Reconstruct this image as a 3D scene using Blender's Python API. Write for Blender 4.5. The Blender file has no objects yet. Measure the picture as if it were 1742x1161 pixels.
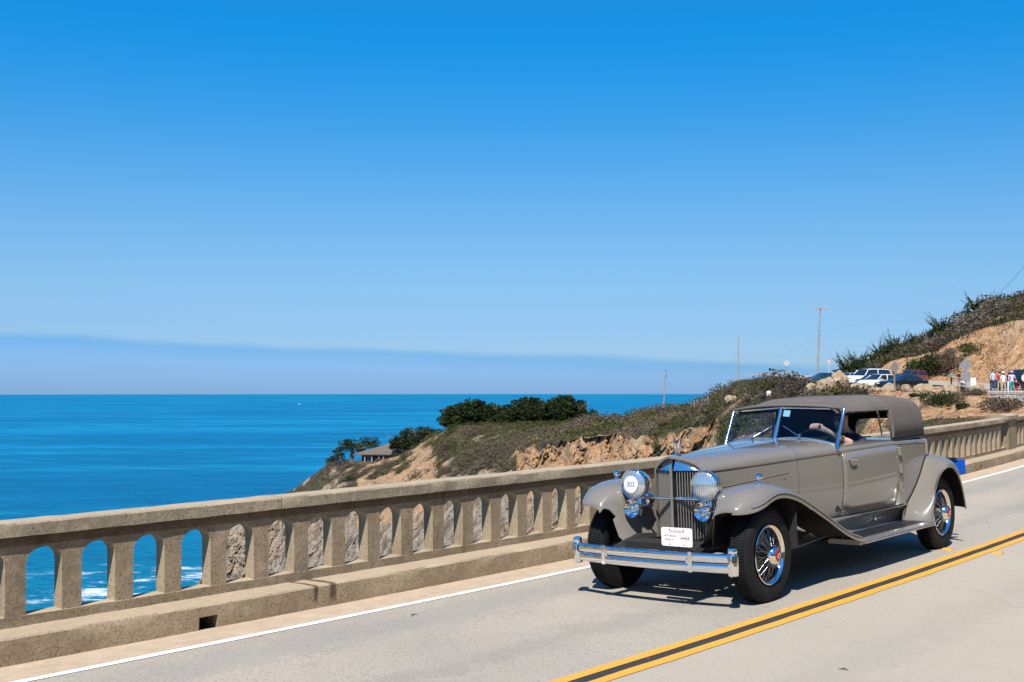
import bpy, bmesh, math, random
import numpy as np
from mathutils import Vector, Matrix, noise
R = math.radians
random.seed(7)
SC = bpy.context.scene
COL = SC.collection

# ------------------------------------------------------------------ camera, sky, sun, exposure
CAM_H = 1.89444                      # eye height above the road crown
FPX = 1900.0                         # focal length in photo pixels (photo is 1742 wide)
PITCH = math.atan((661.0 - 580.5) / FPX)
cd = bpy.data.cameras.new('camera')
cam = bpy.data.objects.new('camera', cd); COL.objects.link(cam)
cam.location = (0, 0, CAM_H); cam.rotation_euler = (math.pi / 2 + PITCH, 0, 0)
cd.sensor_width = 36.0; cd.lens = FPX / 1742.0 * 36.0
cd.clip_start = 0.1; cd.clip_end = 60000
SC.camera = cam

SUN_EL = R(54.0)
W = bpy.data.worlds.new('World'); SC.world = W; W.use_nodes = True
nt = W.node_tree; nt.nodes.clear()
sky = nt.nodes.new('ShaderNodeTexSky'); sky.sky_type = 'NISHITA'; sky.sun_disc = False
sky.sun_elevation = SUN_EL; sky.sun_rotation = R(180); sky.altitude = 80
sky.air_density = 1.0; sky.dust_density = 0.25; sky.ozone_density = 1.0
hs = nt.nodes.new('ShaderNodeHueSaturation'); hs.inputs['Saturation'].default_value = 1.0; hs.inputs['Value'].default_value = 1.0
# low marine-layer bank over the horizon: a darker blue belt whose top wanders with the bearing
geo = nt.nodes.new('ShaderNodeTexCoord'); sep = nt.nodes.new('ShaderNodeSeparateXYZ')
nz = nt.nodes.new('ShaderNodeTexNoise'); nz.inputs['Scale'].default_value = 9.0; nz.inputs['Detail'].default_value = 6
mp = nt.nodes.new('ShaderNodeMapping'); mp.inputs['Scale'].default_value = (1, 1, 6)
def wmath(op, a, b=None, c=None):
    n = nt.nodes.new('ShaderNodeMath'); n.operation = op
    for i, v in enumerate((a, b, c)):
        if v is None: continue
        if isinstance(v, (int, float)): n.inputs[i].default_value = v
        else: nt.links.new(v, n.inputs[i])
    return n.outputs[0]
L = nt.links.new
L(geo.outputs['Generated'], sep.inputs[0]); L(geo.outputs['Generated'], mp.inputs[0]); L(mp.outputs[0], nz.inputs['Vector'])
zt = wmath('MULTIPLY_ADD', sep.outputs['X'], -0.036, 0.0305)
zt = wmath('ADD', zt, wmath('MULTIPLY_ADD', nz.outputs['Fac'], 0.012, -0.006))
d = wmath('SUBTRACT', zt, sep.outputs['Z'])
mr = nt.nodes.new('ShaderNodeMapRange'); mr.interpolation_type = 'SMOOTHSTEP'
mr.inputs['From Min'].default_value = -0.003; mr.inputs['From Max'].default_value = 0.006
L(d, mr.inputs['Value'])
mr2 = nt.nodes.new('ShaderNodeMapRange'); mr2.inputs['From Min'].default_value = 0.0; mr2.inputs['From Max'].default_value = 0.016
mr2.inputs['To Min'].default_value = 0.0; mr2.inputs['To Max'].default_value = 1.0
L(d, mr2.inputs['Value'])
bk = mr.outputs[0]
mx = nt.nodes.new('ShaderNodeMix'); mx.data_type = 'RGBA'; mx.blend_type = 'MULTIPLY'
# clear-air correction of the sky model with height above the horizon (same on every bearing)
cr = nt.nodes.new('ShaderNodeValToRGB'); cr.color_ramp.interpolation = 'B_SPLINE'
_pts = [(0.0, (.345, .577, 1.075)), (.053, (.375, .585, .985)), (.0844, (.44, .665, .965)), (.136, (.43, .750, 1.03)), (.187, (.31, .790, 1.14)), (.236, (.165, .810, 1.26)), (.283, (.065, .84, 1.37)), (.33, (.020, .88, 1.48)), (.55, (.24, .74, 1.20))]
for i_, (p_, c_) in enumerate(_pts):
    el = cr.color_ramp.elements[i_] if i_ < 2 else cr.color_ramp.elements.new(p_)
    el.position = p_; el.color = (*[k_ / 1.6 for k_ in c_], 1)
cr.color_ramp.elements[0].position = 0.0
nt.links.new(sep.outputs['Z'], cr.inputs[0])
tint = nt.nodes.new('ShaderNodeMix'); tint.data_type = 'RGBA'; tint.blend_type = 'MULTIPLY'
tint.inputs['Factor'].default_value = 1.0; L(cr.outputs[0], tint.inputs['B'])
L(sky.outputs[0], hs.inputs['Color']); L(hs.outputs[0], tint.inputs['A']); L(bk, mx.inputs['Factor'])
L(tint.outputs['Result'], mx.inputs['A']); bc_ = nt.nodes.new('ShaderNodeMix'); bc_.data_type = 'RGBA'
bc_.inputs['A'].default_value = (.55, .80, .97, 1); bc_.inputs['B'].default_value = (.74, .88, 1.10, 1)
L(mr2.outputs[0], bc_.inputs['Factor']); L(bc_.outputs['Result'], mx.inputs['B'])
bg = nt.nodes.new('ShaderNodeBackground'); bg.inputs['Strength'].default_value = 0.08 * 1.6
wo = nt.nodes.new('ShaderNodeOutputWorld')
L(mx.outputs['Result'], bg.inputs['Color']); L(bg.outputs[0], wo.inputs[0])

# road geometry (fitted to the photograph): s along the road, n to its left, z above the road
PHI, KAP, GR, KV, CS, NY = .7846283, .00530927, .00968583, .00011049, .030611, 4.7552
def road(s, n, z=0.0):
    m = 24; x = y = 0.0
    if s:
        for i in range(m):
            h = PHI - KAP * s * (i + .5) / m
            x += math.sin(h) * s / m; y += math.cos(h) * s / m
    he = PHI - KAP * s
    sl = CS if n > NY else -0.012
    return Vector((x - n * math.cos(he), y + n * math.sin(he), GR * s + KV * s * s / 2 + z - sl * (n - NY)))
def pix(px, d, z=None, py=None):
    """point in the direction of photo column px at depth d; height given or from photo row py"""
    if z is None: z = CAM_H - (py - 661.0) / FPX * d
    return Vector(((px - 871.0) / FPX * d, d, z))

_u = road(10.5, 5.8) - road(8.5, 5.8); _u.normalize()
_n = road(10, 6.8) - road(10, 5.8); _n.z = 0; _n.normalize(); _u2 = Vector((_u.x, _u.y, 0)).normalized()
SUN_DIR = (_u2 * .64 + _n * .35) .normalized() * math.cos(SUN_EL) - Vector((0, 0, math.sin(SUN_EL)))
ld = bpy.data.lights.new('sun', 'SUN'); ld.energy = 5.0; ld.angle = R(0.53); ld.color = (1.0, 0.955, 0.88)
sun = bpy.data.objects.new('sun', ld); COL.objects.link(sun); sun.location = (0, -20, 60)
sun.rotation_euler = SUN_DIR.to_track_quat('-Z', 'Y').to_euler()
SC.view_settings.view_transform = 'Standard'; SC.view_settings.look = 'None'
SC.view_settings.exposure = 0.55; SC.view_settings.gamma = 1.0
SC.render.resolution_x = 1024; SC.render.resolution_y = 682

# ------------------------------------------------------------------ helpers
class MB:
    def __init__(s): s.v = []; s.f = []; s.m = []; s.uv = None
    def add(s, vs, fs, mi=0):
        o = len(s.v); s.v += [tuple(v) for v in vs]; s.f += [tuple(i + o for i in f) for f in fs]; s.m += [mi] * len(fs); return s
    def box(s, c, h, rot=None, mi=0):
        vs = [Vector((x * h[0], y * h[1], z * h[2])) for x in (-1, 1) for y in (-1, 1) for z in (-1, 1)]
        if rot is not None: vs = [rot @ v for v in vs]
        vs = [v + Vector(c) for v in vs]
        return s.add(vs, [(0, 1, 3, 2), (4, 6, 7, 5), (0, 4, 5, 1), (2, 3, 7, 6), (0, 2, 6, 4), (1, 5, 7, 3)], mi)
    def grid(s, rows, closed=False, cap=False, mi=0):
        nr, nc = len(rows), len(rows[0]); fs = []
        for i in range(nr - 1):
            for j in range(nc if closed else nc - 1):
                a, b = i * nc + j, i * nc + (j + 1) % nc
                fs.append((a, b, b + nc, a + nc))
        if cap: fs += [tuple(range(nc))[::-1], tuple(range((nr - 1) * nc, nr * nc))]
        return s.add([p for r in rows for p in r], fs, mi)
    def tube(s, pts, r, n=8, cap=True, mi=0):
        pts = [Vector(p) for p in pts]; rows = []
        rr = r if isinstance(r, (list, tuple)) else [r] * len(pts)
        up = Vector((0, 0, 1))
        for i, p in enumerate(pts):
            t = (pts[min(i + 1, len(pts) - 1)] - pts[max(i - 1, 0)]).normalized()
            if abs(t.dot(up)) > .95: up = Vector((1, 0, 0)) if abs(t.x) < .9 else Vector((0, 1, 0))
            a = t.cross(up).normalized(); b = a.cross(t).normalized(); up = b
            rows.append([p + (a * math.cos(k * 2 * math.pi / n) + b * math.sin(k * 2 * math.pi / n)) * rr[i] for k in range(n)])
        return s.grid(rows, closed=True, cap=cap, mi=mi)
    def lathe(s, prof, o=(0, 0, 0), axis='x', n=32, closed=False, mi=0):
        """prof: list of (along, radius)"""
        o = Vector(o); rows = []
        for a, r in prof:
            row = []
            for k in range(n):
                c, t = math.cos(2 * math.pi * k / n) * r, math.sin(2 * math.pi * k / n) * r
                row.append(o + (Vector((a, c, t)) if axis == 'x' else Vector((c, a, t)) if axis == 'y' else Vector((c, t, a))))
            rows.append(row)
        if closed: rows.append(rows[0])
        return s.grid(rows, closed=True, mi=mi)
    def mesh(s, name, uvs=None):
        m = bpy.data.meshes.new(name); m.from_pydata(s.v, [], s.f); m.update(); return m

def fix_normals(m):
    b = bmesh.new(); b.from_mesh(m); bmesh.ops.remove_doubles(b, verts=b.verts, dist=1e-5)
    bmesh.ops.recalc_face_normals(b, faces=b.faces); b.to_mesh(m); b.free()
def obj(name, mb, mat, parent=None, smooth=None, normals=True, bevel=0.0):
    m = mb.mesh(name) if isinstance(mb, MB) else mb
    mats = mat if isinstance(mat, (list, tuple)) else [mat]
    for t in mats: m.materials.append(t)
    if isinstance(mb, MB) and any(mb.m):
        m.polygons.foreach_set('material_index', mb.m)
    if normals: fix_normals(m)
    if smooth is not None:
        m.polygons.foreach_set('use_smooth', [True] * len(m.polygons))
        if smooth < 179: m.set_sharp_from_angle(angle=R(smooth))
    o = bpy.data.objects.new(name, m); COL.objects.link(o)
    if parent is not None: o.parent = parent
    if bevel:
        b = o.modifiers.new('bevel', 'BEVEL'); b.width = bevel; b.segments = 2; b.limit_method = 'ANGLE'; b.angle_limit = R(40)
    return o
def empty(name, loc=(0, 0, 0), rz=0.0, parent=None):
    o = bpy.data.objects.new(name, None); COL.objects.link(o); o.location = loc; o.rotation_euler = (0, 0, rz)
    o.empty_display_size = 0.2
    if parent is not None: o.parent = parent
    return o
def tag(o, label, cat, group=None):
    o['label'] = label; o['category'] = cat
    if group: o['group'] = group
    return o
def struct(o, kind='structure'): o['kind'] = kind; return o
def copy_tree(o, parent=None):
    c = o.copy(); COL.objects.link(c)
    if parent is not None: c.parent = parent
    for ch in list(o.children): copy_tree(ch, c)
    return c
def lerp(a, b, t): return a + (b - a) * t
def smooth01(t): t = max(0., min(1., t)); return t * t * (3 - 2 * t)
def spl(xs, ys):
    """natural cubic spline"""
    xs = np.array(xs, float); ys = np.array(ys, float); n = len(xs); h = np.diff(xs)
    A = np.zeros((n, n)); b = np.zeros(n); A[0, 0] = A[-1, -1] = 1
    for i in range(1, n - 1):
        A[i, i - 1], A[i, i], A[i, i + 1] = h[i - 1], 2 * (h[i - 1] + h[i]), h[i]
        b[i] = 6 * ((ys[i + 1] - ys[i]) / h[i] - (ys[i] - ys[i - 1]) / h[i - 1])
    M = np.linalg.solve(A, b)
    def f(x):
        x = min(max(x, xs[0]), xs[-1]); i = min(max(int(np.searchsorted(xs, x)) - 1, 0), n - 2)
        a, c = xs[i + 1] - x, x - xs[i]; hh = h[i]
        return float(M[i] * a ** 3 / (6 * hh) + M[i + 1] * c ** 3 / (6 * hh) + (ys[i] / hh - M[i] * hh / 6) * a + (ys[i + 1] / hh - M[i + 1] * hh / 6) * c)
    return f
def frac(p, sc, oct=4): return noise.fractal(Vector(p) * sc, 0.9, 2.1, oct)

# ------------------------------------------------------------------ materials
def mat(name, color=(.5, .5, .5), rough=.6, metal=0.0, spec=0.5, coat=0.0, var=0.0, vscale=5.0, bump=0.0, bscale=30.0, color2=None, detail=5.0, uv=False, trans=0.0):
    m = bpy.data.materials.new(name); m.use_nodes = True; t = m.node_tree; p = t.nodes['Principled BSDF']
    p.inputs['Roughness'].default_value = rough; p.inputs['Metallic'].default_value = metal
    p.inputs['Specular IOR Level'].default_value = spec; p.inputs['Coat Weight'].default_value = coat
    p.inputs['Coat Roughness'].default_value = .04
    p.inputs['Base Color'].default_value = (*color, 1)
    tc = t.nodes.new('ShaderNodeTexCoord'); src = tc.outputs['UV' if uv else 'Object']
    if var or color2:
        n = t.nodes.new('ShaderNodeTexNoise'); n.inputs['Scale'].default_value = vscale; n.inputs['Detail'].default_value = detail
        n.inputs['Roughness'].default_value = .65
        t.links.new(src, n.inputs['Vector'])
        r = t.nodes.new('ShaderNodeValToRGB'); e = r.color_ramp.elements
        e[0].position = .32; e[1].position = .68
        c2 = color2 or tuple(min(1, c * (1 + var)) for c in color); c1 = color if color2 else tuple(c * (1 - var) for c in color)
        e[0].color = (*c1, 1); e[1].color = (*c2, 1)
        t.links.new(n.outputs['Fac'], r.inputs[0]); t.links.new(r.outputs[0], p.inputs['Base Color'])
    if bump:
        n2 = t.nodes.new('ShaderNodeTexNoise'); n2.inputs['Scale'].default_value = bscale; n2.inputs['Detail'].default_value = 6
        n2.inputs['Roughness'].default_value = .6
        t.links.new(src, n2.inputs['Vector'])
        b = t.nodes.new('ShaderNodeBump'); b.inputs['Strength'].default_value = min(1, bump); b.inputs['Distance'].default_value = .02
        t.links.new(n2.outputs['Fac'], b.inputs['Height']); t.links.new(b.outputs[0], p.inputs['Normal'])
    return m
class NT:
    """small node helper"""
    def __init__(s, m): s.t = m.node_tree; s.p = s.t.nodes['Principled BSDF']
    def n(s, typ, **kw):
        x = s.t.nodes.new(typ)
        for k, v in kw.items():
            if k.startswith('_'): setattr(x, k[1:], v)
            else:
                key = k.replace('__', ' ')
                i = x.inputs[int(key[1:])] if key[0] == 'i' and key[1:].isdigit() else x.inputs[key]
                if isinstance(v, bpy.types.NodeSocket): s.t.links.new(v, i)
                else: i.default_value = v
        return x
    def math(s, op, a, b=0.0, clamp=False):
        x = s.t.nodes.new('ShaderNodeMath'); x.operation = op; x.use_clamp = clamp
        for i, v in enumerate((a, b)):
            if isinstance(v, bpy.types.NodeSocket): s.t.links.new(v, x.inputs[i])
            else: x.inputs[i].default_value = v
        return x.outputs[0]
    def mix(s, f, a, b, blend='MIX'):
        x = s.t.nodes.new('ShaderNodeMix'); x.data_type = 'RGBA'; x.blend_type = blend
        for k, v in (('Factor', f), ('A', a), ('B', b)):
            i = [q for q in x.inputs if q.name == k and (q.type == 'RGBA' or k == 'Factor')][0]
            if isinstance(v, bpy.types.NodeSocket): s.t.links.new(v, i)
            else: i.default_value = v if k == 'Factor' else (*v, 1)
        return [q for q in x.outputs if q.type == 'RGBA'][0]
    def noise(s, vec, scale, detail=4, rough=.6, out='Fac'):
        x = s.n('ShaderNodeTexNoise', Vector=vec, Scale=scale, Detail=detail, Roughness=rough); return x.outputs[out]
    def ramp(s, v, a, b):
        x = s.n('ShaderNodeMapRange', _interpolation_type='SMOOTHSTEP', Value=v); x.inputs['From Min'].default_value = a; x.inputs['From Max'].default_value = b
        return x.outputs[0]
    def link(s, a, b): s.t.links.new(a, b)
    def bump(s, h, strength=.5, dist=.02):
        b = s.n('ShaderNodeBump', Height=h, Strength=strength, Distance=dist); s.link(b.outputs[0], s.p.inputs['Normal'])
M = {}
M['paint'] = mat('car_paint', (.182, .164, .140), rough=.24, spec=.5, coat=1.0)
M['chrome'] = mat('chrome', (.86, .87, .89), rough=.045, metal=1.0)
M['black'] = mat('black_paint', (.010, .010, .011), rough=.45)
M['underside'] = mat('oily_underside', (.012, .011, .010), rough=.8, bump=.3)
M['rubber'] = mat('tyre_rubber', (.008, .008, .009), rough=.75, spec=.25, var=.35, vscale=9, bump=.15, bscale=60)
M['topcloth'] = mat('roof_canvas', (.122, .108, .098), rough=.92, spec=.2, var=.10, vscale=3, bump=.25, bscale=420)
M['trim_dark'] = mat('dark_leather', (.020, .016, .014), rough=.55, var=.3, vscale=12, bump=.2, bscale=80)
M['runboard'] = mat('running_board_rubber', (.016, .018, .024), rough=.35)
M['grille_bar'] = mat('grille_paint', (.25, .24, .21), rough=.35, metal=.35)
M['white_plate'] = mat('plate_white', (.78, .78, .80), rough=.4)
M['plate_ink'] = mat('plate_ink', (.28, .05, .10), rough=.6)
M['blue_plate'] = mat('plate_blue', (.004, .075, .42), rough=.35)
M['disc_white'] = mat('number_disc', (.80, .80, .78), rough=.5)
M['ink_blue'] = mat('number_ink', (.03, .05, .16), rough=.6)
M['steel'] = mat('spoke_steel', (.42, .43, .45), rough=.16, metal=1.0)
M['red_enamel'] = mat('red_enamel', (.30, .012, .012), rough=.25, coat=.6)
M['skin'] = mat('skin', (.52, .30, .22), rough=.55, var=.08, vscale=14)
M['shirt_navy'] = mat('navy_cloth', (.015, .02, .05), rough=.9)
M['sticker'] = mat('sticker_pale', (.25, .42, .52), rough=.5)
g = bpy.data.materials.new('window_glass'); g.use_nodes = True; q = NT(g)
g.node_tree.nodes.remove(q.p)
fr = q.n('ShaderNodeFresnel', IOR=1.5); tr = q.n('ShaderNodeBsdfTransparent', Color=(.72, .84, .95, 1)); gl = q.n('ShaderNodeBsdfGlossy', Roughness=.0, Color=(1, 1, 1, 1))
ms = q.n('ShaderNodeMixShader', Fac=fr.outputs[0]); q.link(tr.outputs[0], ms.inputs[1]); q.link(gl.outputs[0], ms.inputs[2])
q.link(ms.outputs[0], g.node_tree.nodes['Material Output'].inputs[0]); M['glass'] = g
g2 = bpy.data.materials.new('lamp_glass'); g2.use_nodes = True
p = g2.node_tree.nodes['Principled BSDF']; p.inputs['Base Color'].default_value = (.62, .66, .70, 1); p.inputs['Roughness'].default_value = .10
p.inputs['Metallic'].default_value = .75; p.inputs['Coat Weight'].default_value = 1.0
qq = NT(g2); tc = qq.n('ShaderNodeTexCoord'); wv = qq.n('ShaderNodeTexWave', Vector=tc.outputs['Object'], Scale=14.0, Distortion=.4); wv.bands_direction = 'Y'
qq.bump(wv.outputs['Fac'], .25, .01); M['lamp_glass'] = g2
M['dark_glass'] = mat('dark_car_glass', (.012, .018, .022), rough=.05, spec=.6, coat=1)
# ------------------------------------------------------------------ road, kerb, railing
def concrete(name, base, dark, light, stain=0.0):
    m = bpy.data.materials.new(name); m.use_nodes = True; q = NT(m)
    tc = q.n('ShaderNodeTexCoord'); v = q.n('ShaderNodeNewGeometry').outputs['Position']
    big = q.noise(v, 1.3, 5, .6); fine = q.noise(v, 42, 3, .7); mid = q.noise(v, 9, 5, .7)
    c = q.mix(q.ramp(big, .3, .7), dark, base)
    c = q.mix(q.math('MULTIPLY', q.ramp(mid, .45, .75), .55), c, light)
    pit = q.n('ShaderNodeTexVoronoi', Vector=v, Scale=38.0); pm = q.ramp(pit.outputs['Distance'], .30, .12)
    pits = q.math('MULTIPLY', pm, q.ramp(q.noise(v, 6, 2), .45, .62))
    c = q.mix(q.math('MULTIPLY', pits, .6), c, tuple(x * .45 for x in dark))
    c = q.mix(q.math('MULTIPLY', q.ramp(fine, .48, .66), .5), c, tuple(x * .45 for x in dark))
    ms_ = q.n('ShaderNodeMapping', Vector=v); ms_.inputs['Scale'].default_value = (5, 5, .55)
    run = q.ramp(q.noise(ms_.outputs[0], 1.0, 4, .6), .52, .68); pat = q.ramp(q.noise(v, .55, 3, .5), .45, .62)
    c = q.mix(q.math('MULTIPLY', q.math('MULTIPLY', run, pat), .55), c, tuple(x * .55 for x in dark))
    c = q.mix(q.math('MULTIPLY', q.ramp(q.noise(v, 2.2, 4, .6), .58, .70), .35), c, tuple(min(1, x * 1.15) for x in light))
    gn = q.n('ShaderNodeSeparateXYZ', Vector=q.n('ShaderNodeNewGeometry').outputs['Normal'])
    c = q.mix(q.math('MULTIPLY', q.ramp(gn.outputs[2], .55, .92), q.math('ADD', .35, q.math('MULTIPLY', mid, .6))), c, (.42, .335, .235))  # upward faces paled: sand dust, plus the top light put into the colour
    if stain:
        s = q.n('ShaderNodeSeparateXYZ', Vector=tc.outputs['UV']); 
        st = None
        for (s0, w) in ((6.06, .022), (6.25, .034)):
            a = q.math('ABSOLUTE', q.math('SUBTRACT', q.math('ADD', s.outputs[0], q.math('MULTIPLY', q.noise(v, 9, 2), .03)), s0 + .015))
            k = q.ramp(a, w * 1.7, w * .5); st = k if st is None else q.math('MAXIMUM', st, k)
        st = q.math('MULTIPLY', st, q.ramp(s.outputs[1], .36, .30))
        st = q.math('MULTIPLY', st, q.ramp(s.outputs[1], .02, .10))
        c = q.mix(q.math('MULTIPLY', st, .8), c, (.045, .022, .014))
    q.link(c, q.p.inputs['Base Color']); q.p.inputs['Roughness'].default_value = .92; q.p.inputs['Specular IOR Level'].default_value = .2
    h = q.math('SUBTRACT', q.math('ADD', q.math('MULTIPLY', fine, .5), q.math('MULTIPLY', mid, .6)), q.math('MULTIPLY', pits, 1.2))
    q.bump(h, .55, .012)
    return m
M['conc'] = concrete('weathered_concrete', (.285, .222, .148), (.190, .146, .095), (.355, .28, .192))
M['conc_cap'] = concrete('cap_concrete', (.315, .262, .185), (.215, .176, .122), (.41, .345, .255))
M['kerb'] = concrete('kerb_concrete', (.335, .258, .168), (.225, .17, .108), (.40, .315, .215), stain=1)
def asphalt(name):
    m = bpy.data.materials.new(name); m.use_nodes = True; q = NT(m)
    tc = q.n('ShaderNodeTexCoord'); v = tc.outputs['Object']; s = q.n('ShaderNodeSeparateXYZ', Vector=tc.outputs['UV'])
    big = q.noise(v, .35, 5, .6); fine = q.noise(v, 120, 2, .8); mid = q.noise(v, 3.5, 6, .65); agg = q.noise(v, 45, 3, .7)
    c = q.mix(q.ramp(big, .3, .7), (.300, .268, .226), (.360, .318, .256))
    # sand lies along the lane edge and as a patch between the wheel tracks; grey polished tracks
    sp = q.math('ADD', s.outputs[1], q.math('MULTIPLY', q.math('SUBTRACT', mid, .5), .9))
    sand = q.math('MULTIPLY', q.ramp(q.math('ABSOLUTE', q.math('SUBTRACT', sp, 6.35)), .75, .1), q.ramp(big, .35, .6))
    c = q.mix(q.math('MULTIPLY', sand, .55), c, (.40, .335, .265))
    trk = q.ramp(q.math('ABSOLUTE', q.math('SUBTRACT', sp, 7.0)), .45, .08)
    c = q.mix(q.math('MULTIPLY', trk, .35), c, (.215, .21, .205))
    c = q.mix(q.math('MULTIPLY', q.ramp(agg, .48, .64), .55), c, (.17, .155, .135))
    c = q.mix(q.math('MULTIPLY', q.ramp(fine, .5, .8), .55), c, (.46, .42, .37))
    c = q.mix(q.math('MULTIPLY', q.ramp(q.noise(v, 14, 3), .66, .74), .25), c, (.13, .12, .115))
    c = q.mix(q.math('MULTIPLY', q.ramp(s.outputs[1], 4.9, 4.3), .55), c, (.385, .335, .265))
    for n0, w0, k0 in ((5.55, .28, .22), (2.2, .5, .18), (3.6, .4, .14)):                  # tyre-polished and oily strips
        c = q.mix(q.math('MULTIPLY', q.ramp(q.math('ABSOLUTE', q.math('SUBTRACT', sp, n0)), w0, .03), k0), c, (.17, .155, .14))
    vc = q.n('ShaderNodeTexVoronoi', Vector=q.n('ShaderNodeVectorMath', _operation='ADD', i0=v, i1=q.n('ShaderNodeTexNoise', Vector=v, Scale=2.2, Detail=5).outputs['Color']).outputs[0], Scale=.42, _feature='DISTANCE_TO_EDGE')
    crk = q.math('MULTIPLY', q.ramp(vc.outputs['Distance'], .008, .002), q.ramp(q.noise(v, .5, 3), .50, .60))
    c = q.mix(q.math('MULTIPLY', crk, .22), c, (.12, .11, .10))
    spot = q.math('MULTIPLY', q.ramp(q.noise(v, 2.6, 5, .6), .66, .78), .30); c = q.mix(spot, c, (.15, .14, .13))
    q.link(c, q.p.inputs['Base Color']); q.p.inputs['Roughness'].default_value = .9; q.p.inputs['Specular IOR Level'].default_value = .25
    q.bump(q.math('ADD', q.math('MULTIPLY', fine, .6), agg), .5, .008)
    return m
M['conc_grime_shade'] = concrete('grimy_shadowed_concrete', (.150, .112, .072), (.085, .062, .040), (.20, .15, .10))  # grime tone, darkened further to paint in the cap's shadow on the frieze
M['asphalt'] = asphalt('bleached_asphalt')
M['sand'] = mat('sandy_shoulder', (.39, .295, .205), rough=.95, spec=.15, color2=(.48, .38, .28), vscale=6, bump=.5, bscale=90, detail=8)
def worn_paint(name, col, under, wear):
    m = bpy.data.materials.new(name); m.use_nodes = True; q = NT(m)
    v = q.n('ShaderNodeTexCoord').outputs['Object']
    w = q.ramp(q.noise(v, 11, 7, .75), wear - .05, wear + .04); f = q.noise(v, 90, 2, .7)
    c = q.mix(q.math('MULTIPLY', w, .85), col, under); c = q.mix(q.math('MULTIPLY', q.ramp(f, .5, .75), .25), c, tuple(x * .75 for x in col))
    q.link(c, q.p.inputs['Base Color']); q.p.inputs['Roughness'].default_value = .8; q.bump(f, .4, .006)
    return m
M['white_line'] = worn_paint('white_road_paint', (.72, .70, .66), (.36, .33, .29), .66)
M['yellow_line'] = worn_paint('yellow_road_paint', (.63, .30, .034), (.36, .28, .18), .655)
M['black_line'] = worn_paint('black_road_paint', (.028, .025, .023), (.26, .24, .21), .68)

def sweep(name, profs, s0, s1, ds, m, jitter=0.0, smooth=None, cap=True, parent=None, closed=True):
    """profile [(n,z)] swept along the road; uv = (s, n or z)"""
    k = max(1, int(round((s1 - s0) / ds))); b = MB(); rows = []; uv = []
    for i in range(k + 1):
        s = s0 + (s1 - s0) * i / k; row = []
        for j, (n, z) in enumerate(profs):
            p = road(s, n, z)
            if jitter:
                nv = noise.noise_vector(p * 5.3 + Vector((j, 0, 0))); nv2 = noise.noise_vector(p * 23.0)
                p = p + (nv * .7 + nv2 * .5) * jitter
            row.append(p); uv.append((s, z if abs(profs[j][1]) > 1e-6 and closed else n))
        rows.append(row)
    b.grid(rows, closed=closed, cap=cap and closed)
    me = b.mesh(name); ul = me.uv_layers.new(name='UVMap')
    for lp in me.loops: ul.data[lp.index].uv = uv[lp.vertex_index]
    me.materials.append(m)
    bm = bmesh.new(); bm.from_mesh(me); bmesh.ops.recalc_face_normals(bm, faces=bm.faces)
    if not closed:
        bm.normal_update()
        if sum(f.normal.z for f in bm.faces) < 0: bmesh.ops.reverse_faces(bm, faces=bm.faces)
    bm.to_mesh(me); bm.free()
    if smooth: me.polygons.foreach_set('use_smooth', [True] * len(me.polygons)); me.set_sharp_from_angle(angle=R(smooth))
    o = bpy.data.objects.new(name, me); COL.objects.link(o)
    if parent: o.parent = parent
    return o
NK = 8.13
struct(sweep('road', [(.9, 0), (2, 0), (3.3, 0), (NY, 0), (6, 0), (7.2, 0), (NK + .02, 0)], -14, 205, 1.2, M['asphalt'], closed=False))
struct(sweep('bridge_deck', [(-.9, -.03), (8.95, -.03), (8.95, -.75), (-.9, -.75)], -14, 86, 2.5, M['conc']))
struct(sweep('footway', [(-.6, -.02), (-.6, .17), (.95, .17), (.95, -.02)], -14, 86, 2.5, M['conc']))
def ribbon(name, na, nb, s0, s1, z, m, wob=0.0, ds=.35):
    k = int((s1 - s0) / ds); b = MB(); rows = []
    for i in range(k + 1):
        s = s0 + (s1 - s0) * i / k
        w1, w2 = noise.noise(Vector((s * 3.1, na, 1))) * wob, noise.noise(Vector((s * 3.3, nb, 5))) * wob
        rows.append([road(s, na + w1, z), road(s, nb + w2, z)])
    b.grid(rows); o = obj(name, b, m, normals=False)
    bm = bmesh.new(); bm.from_mesh(o.data); bm.normal_update()
    if sum(f.normal.z for f in bm.faces) < 0: bmesh.ops.reverse_faces(bm, faces=bm.faces)
    bm.to_mesh(o.data); bm.free()
    return struct(o)
ribbon('shoulder', 7.657, NK + .01, -14, 90, .004, M['sand'], .0)
ribbon('edge_line', 7.553, 7.650, -14, 160, .0045, M['white_line'], .004, .12)
YW = .044; NYL = NY - .028
ribbon('centre_line_black', NYL - .178 + YW - .012, NYL - YW + .012, -14, 150, .0025, M['black_line'], .0)
ribbon('centre_line', NYL - YW, NYL + YW, -14, 150, .005, M['yellow_line'], .007, .12)
ribbon('centre_line', NYL - .178 - YW, NYL - .178 + YW, -14, 150, .005, M['yellow_line'], .007, .12)

# kerb with square drain mouths
ks = [(-14, 4.85), (5.03, 24.80), (24.95, 60)]
kp = [(NK, -.03), (NK - .004, .02), (NK - .002, .10), (NK + .001, .185), (NK + .016, .200), (NK + .2, .202), (8.54, .200), (8.54, -.03)]
kerb = struct(sweep('kerb', kp, *ks[0], .12, M['kerb'], jitter=.006, smooth=40))
for a, b in ks[1:]: struct(sweep('kerb', kp, a, b, .12 if a < 20 else .25, M['kerb'], jitter=.006, smooth=40, parent=None))
for a, b in ((4.85, 5.03), (24.80, 24.95)):
    struct(sweep('kerb', [(NK, .105), (NK, .185), (NK + .016, .199), (8.53, .199), (8.53, -.03), (8.42, -.03), (8.42, .105)], a, b, .06, M['kerb']))

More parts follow.
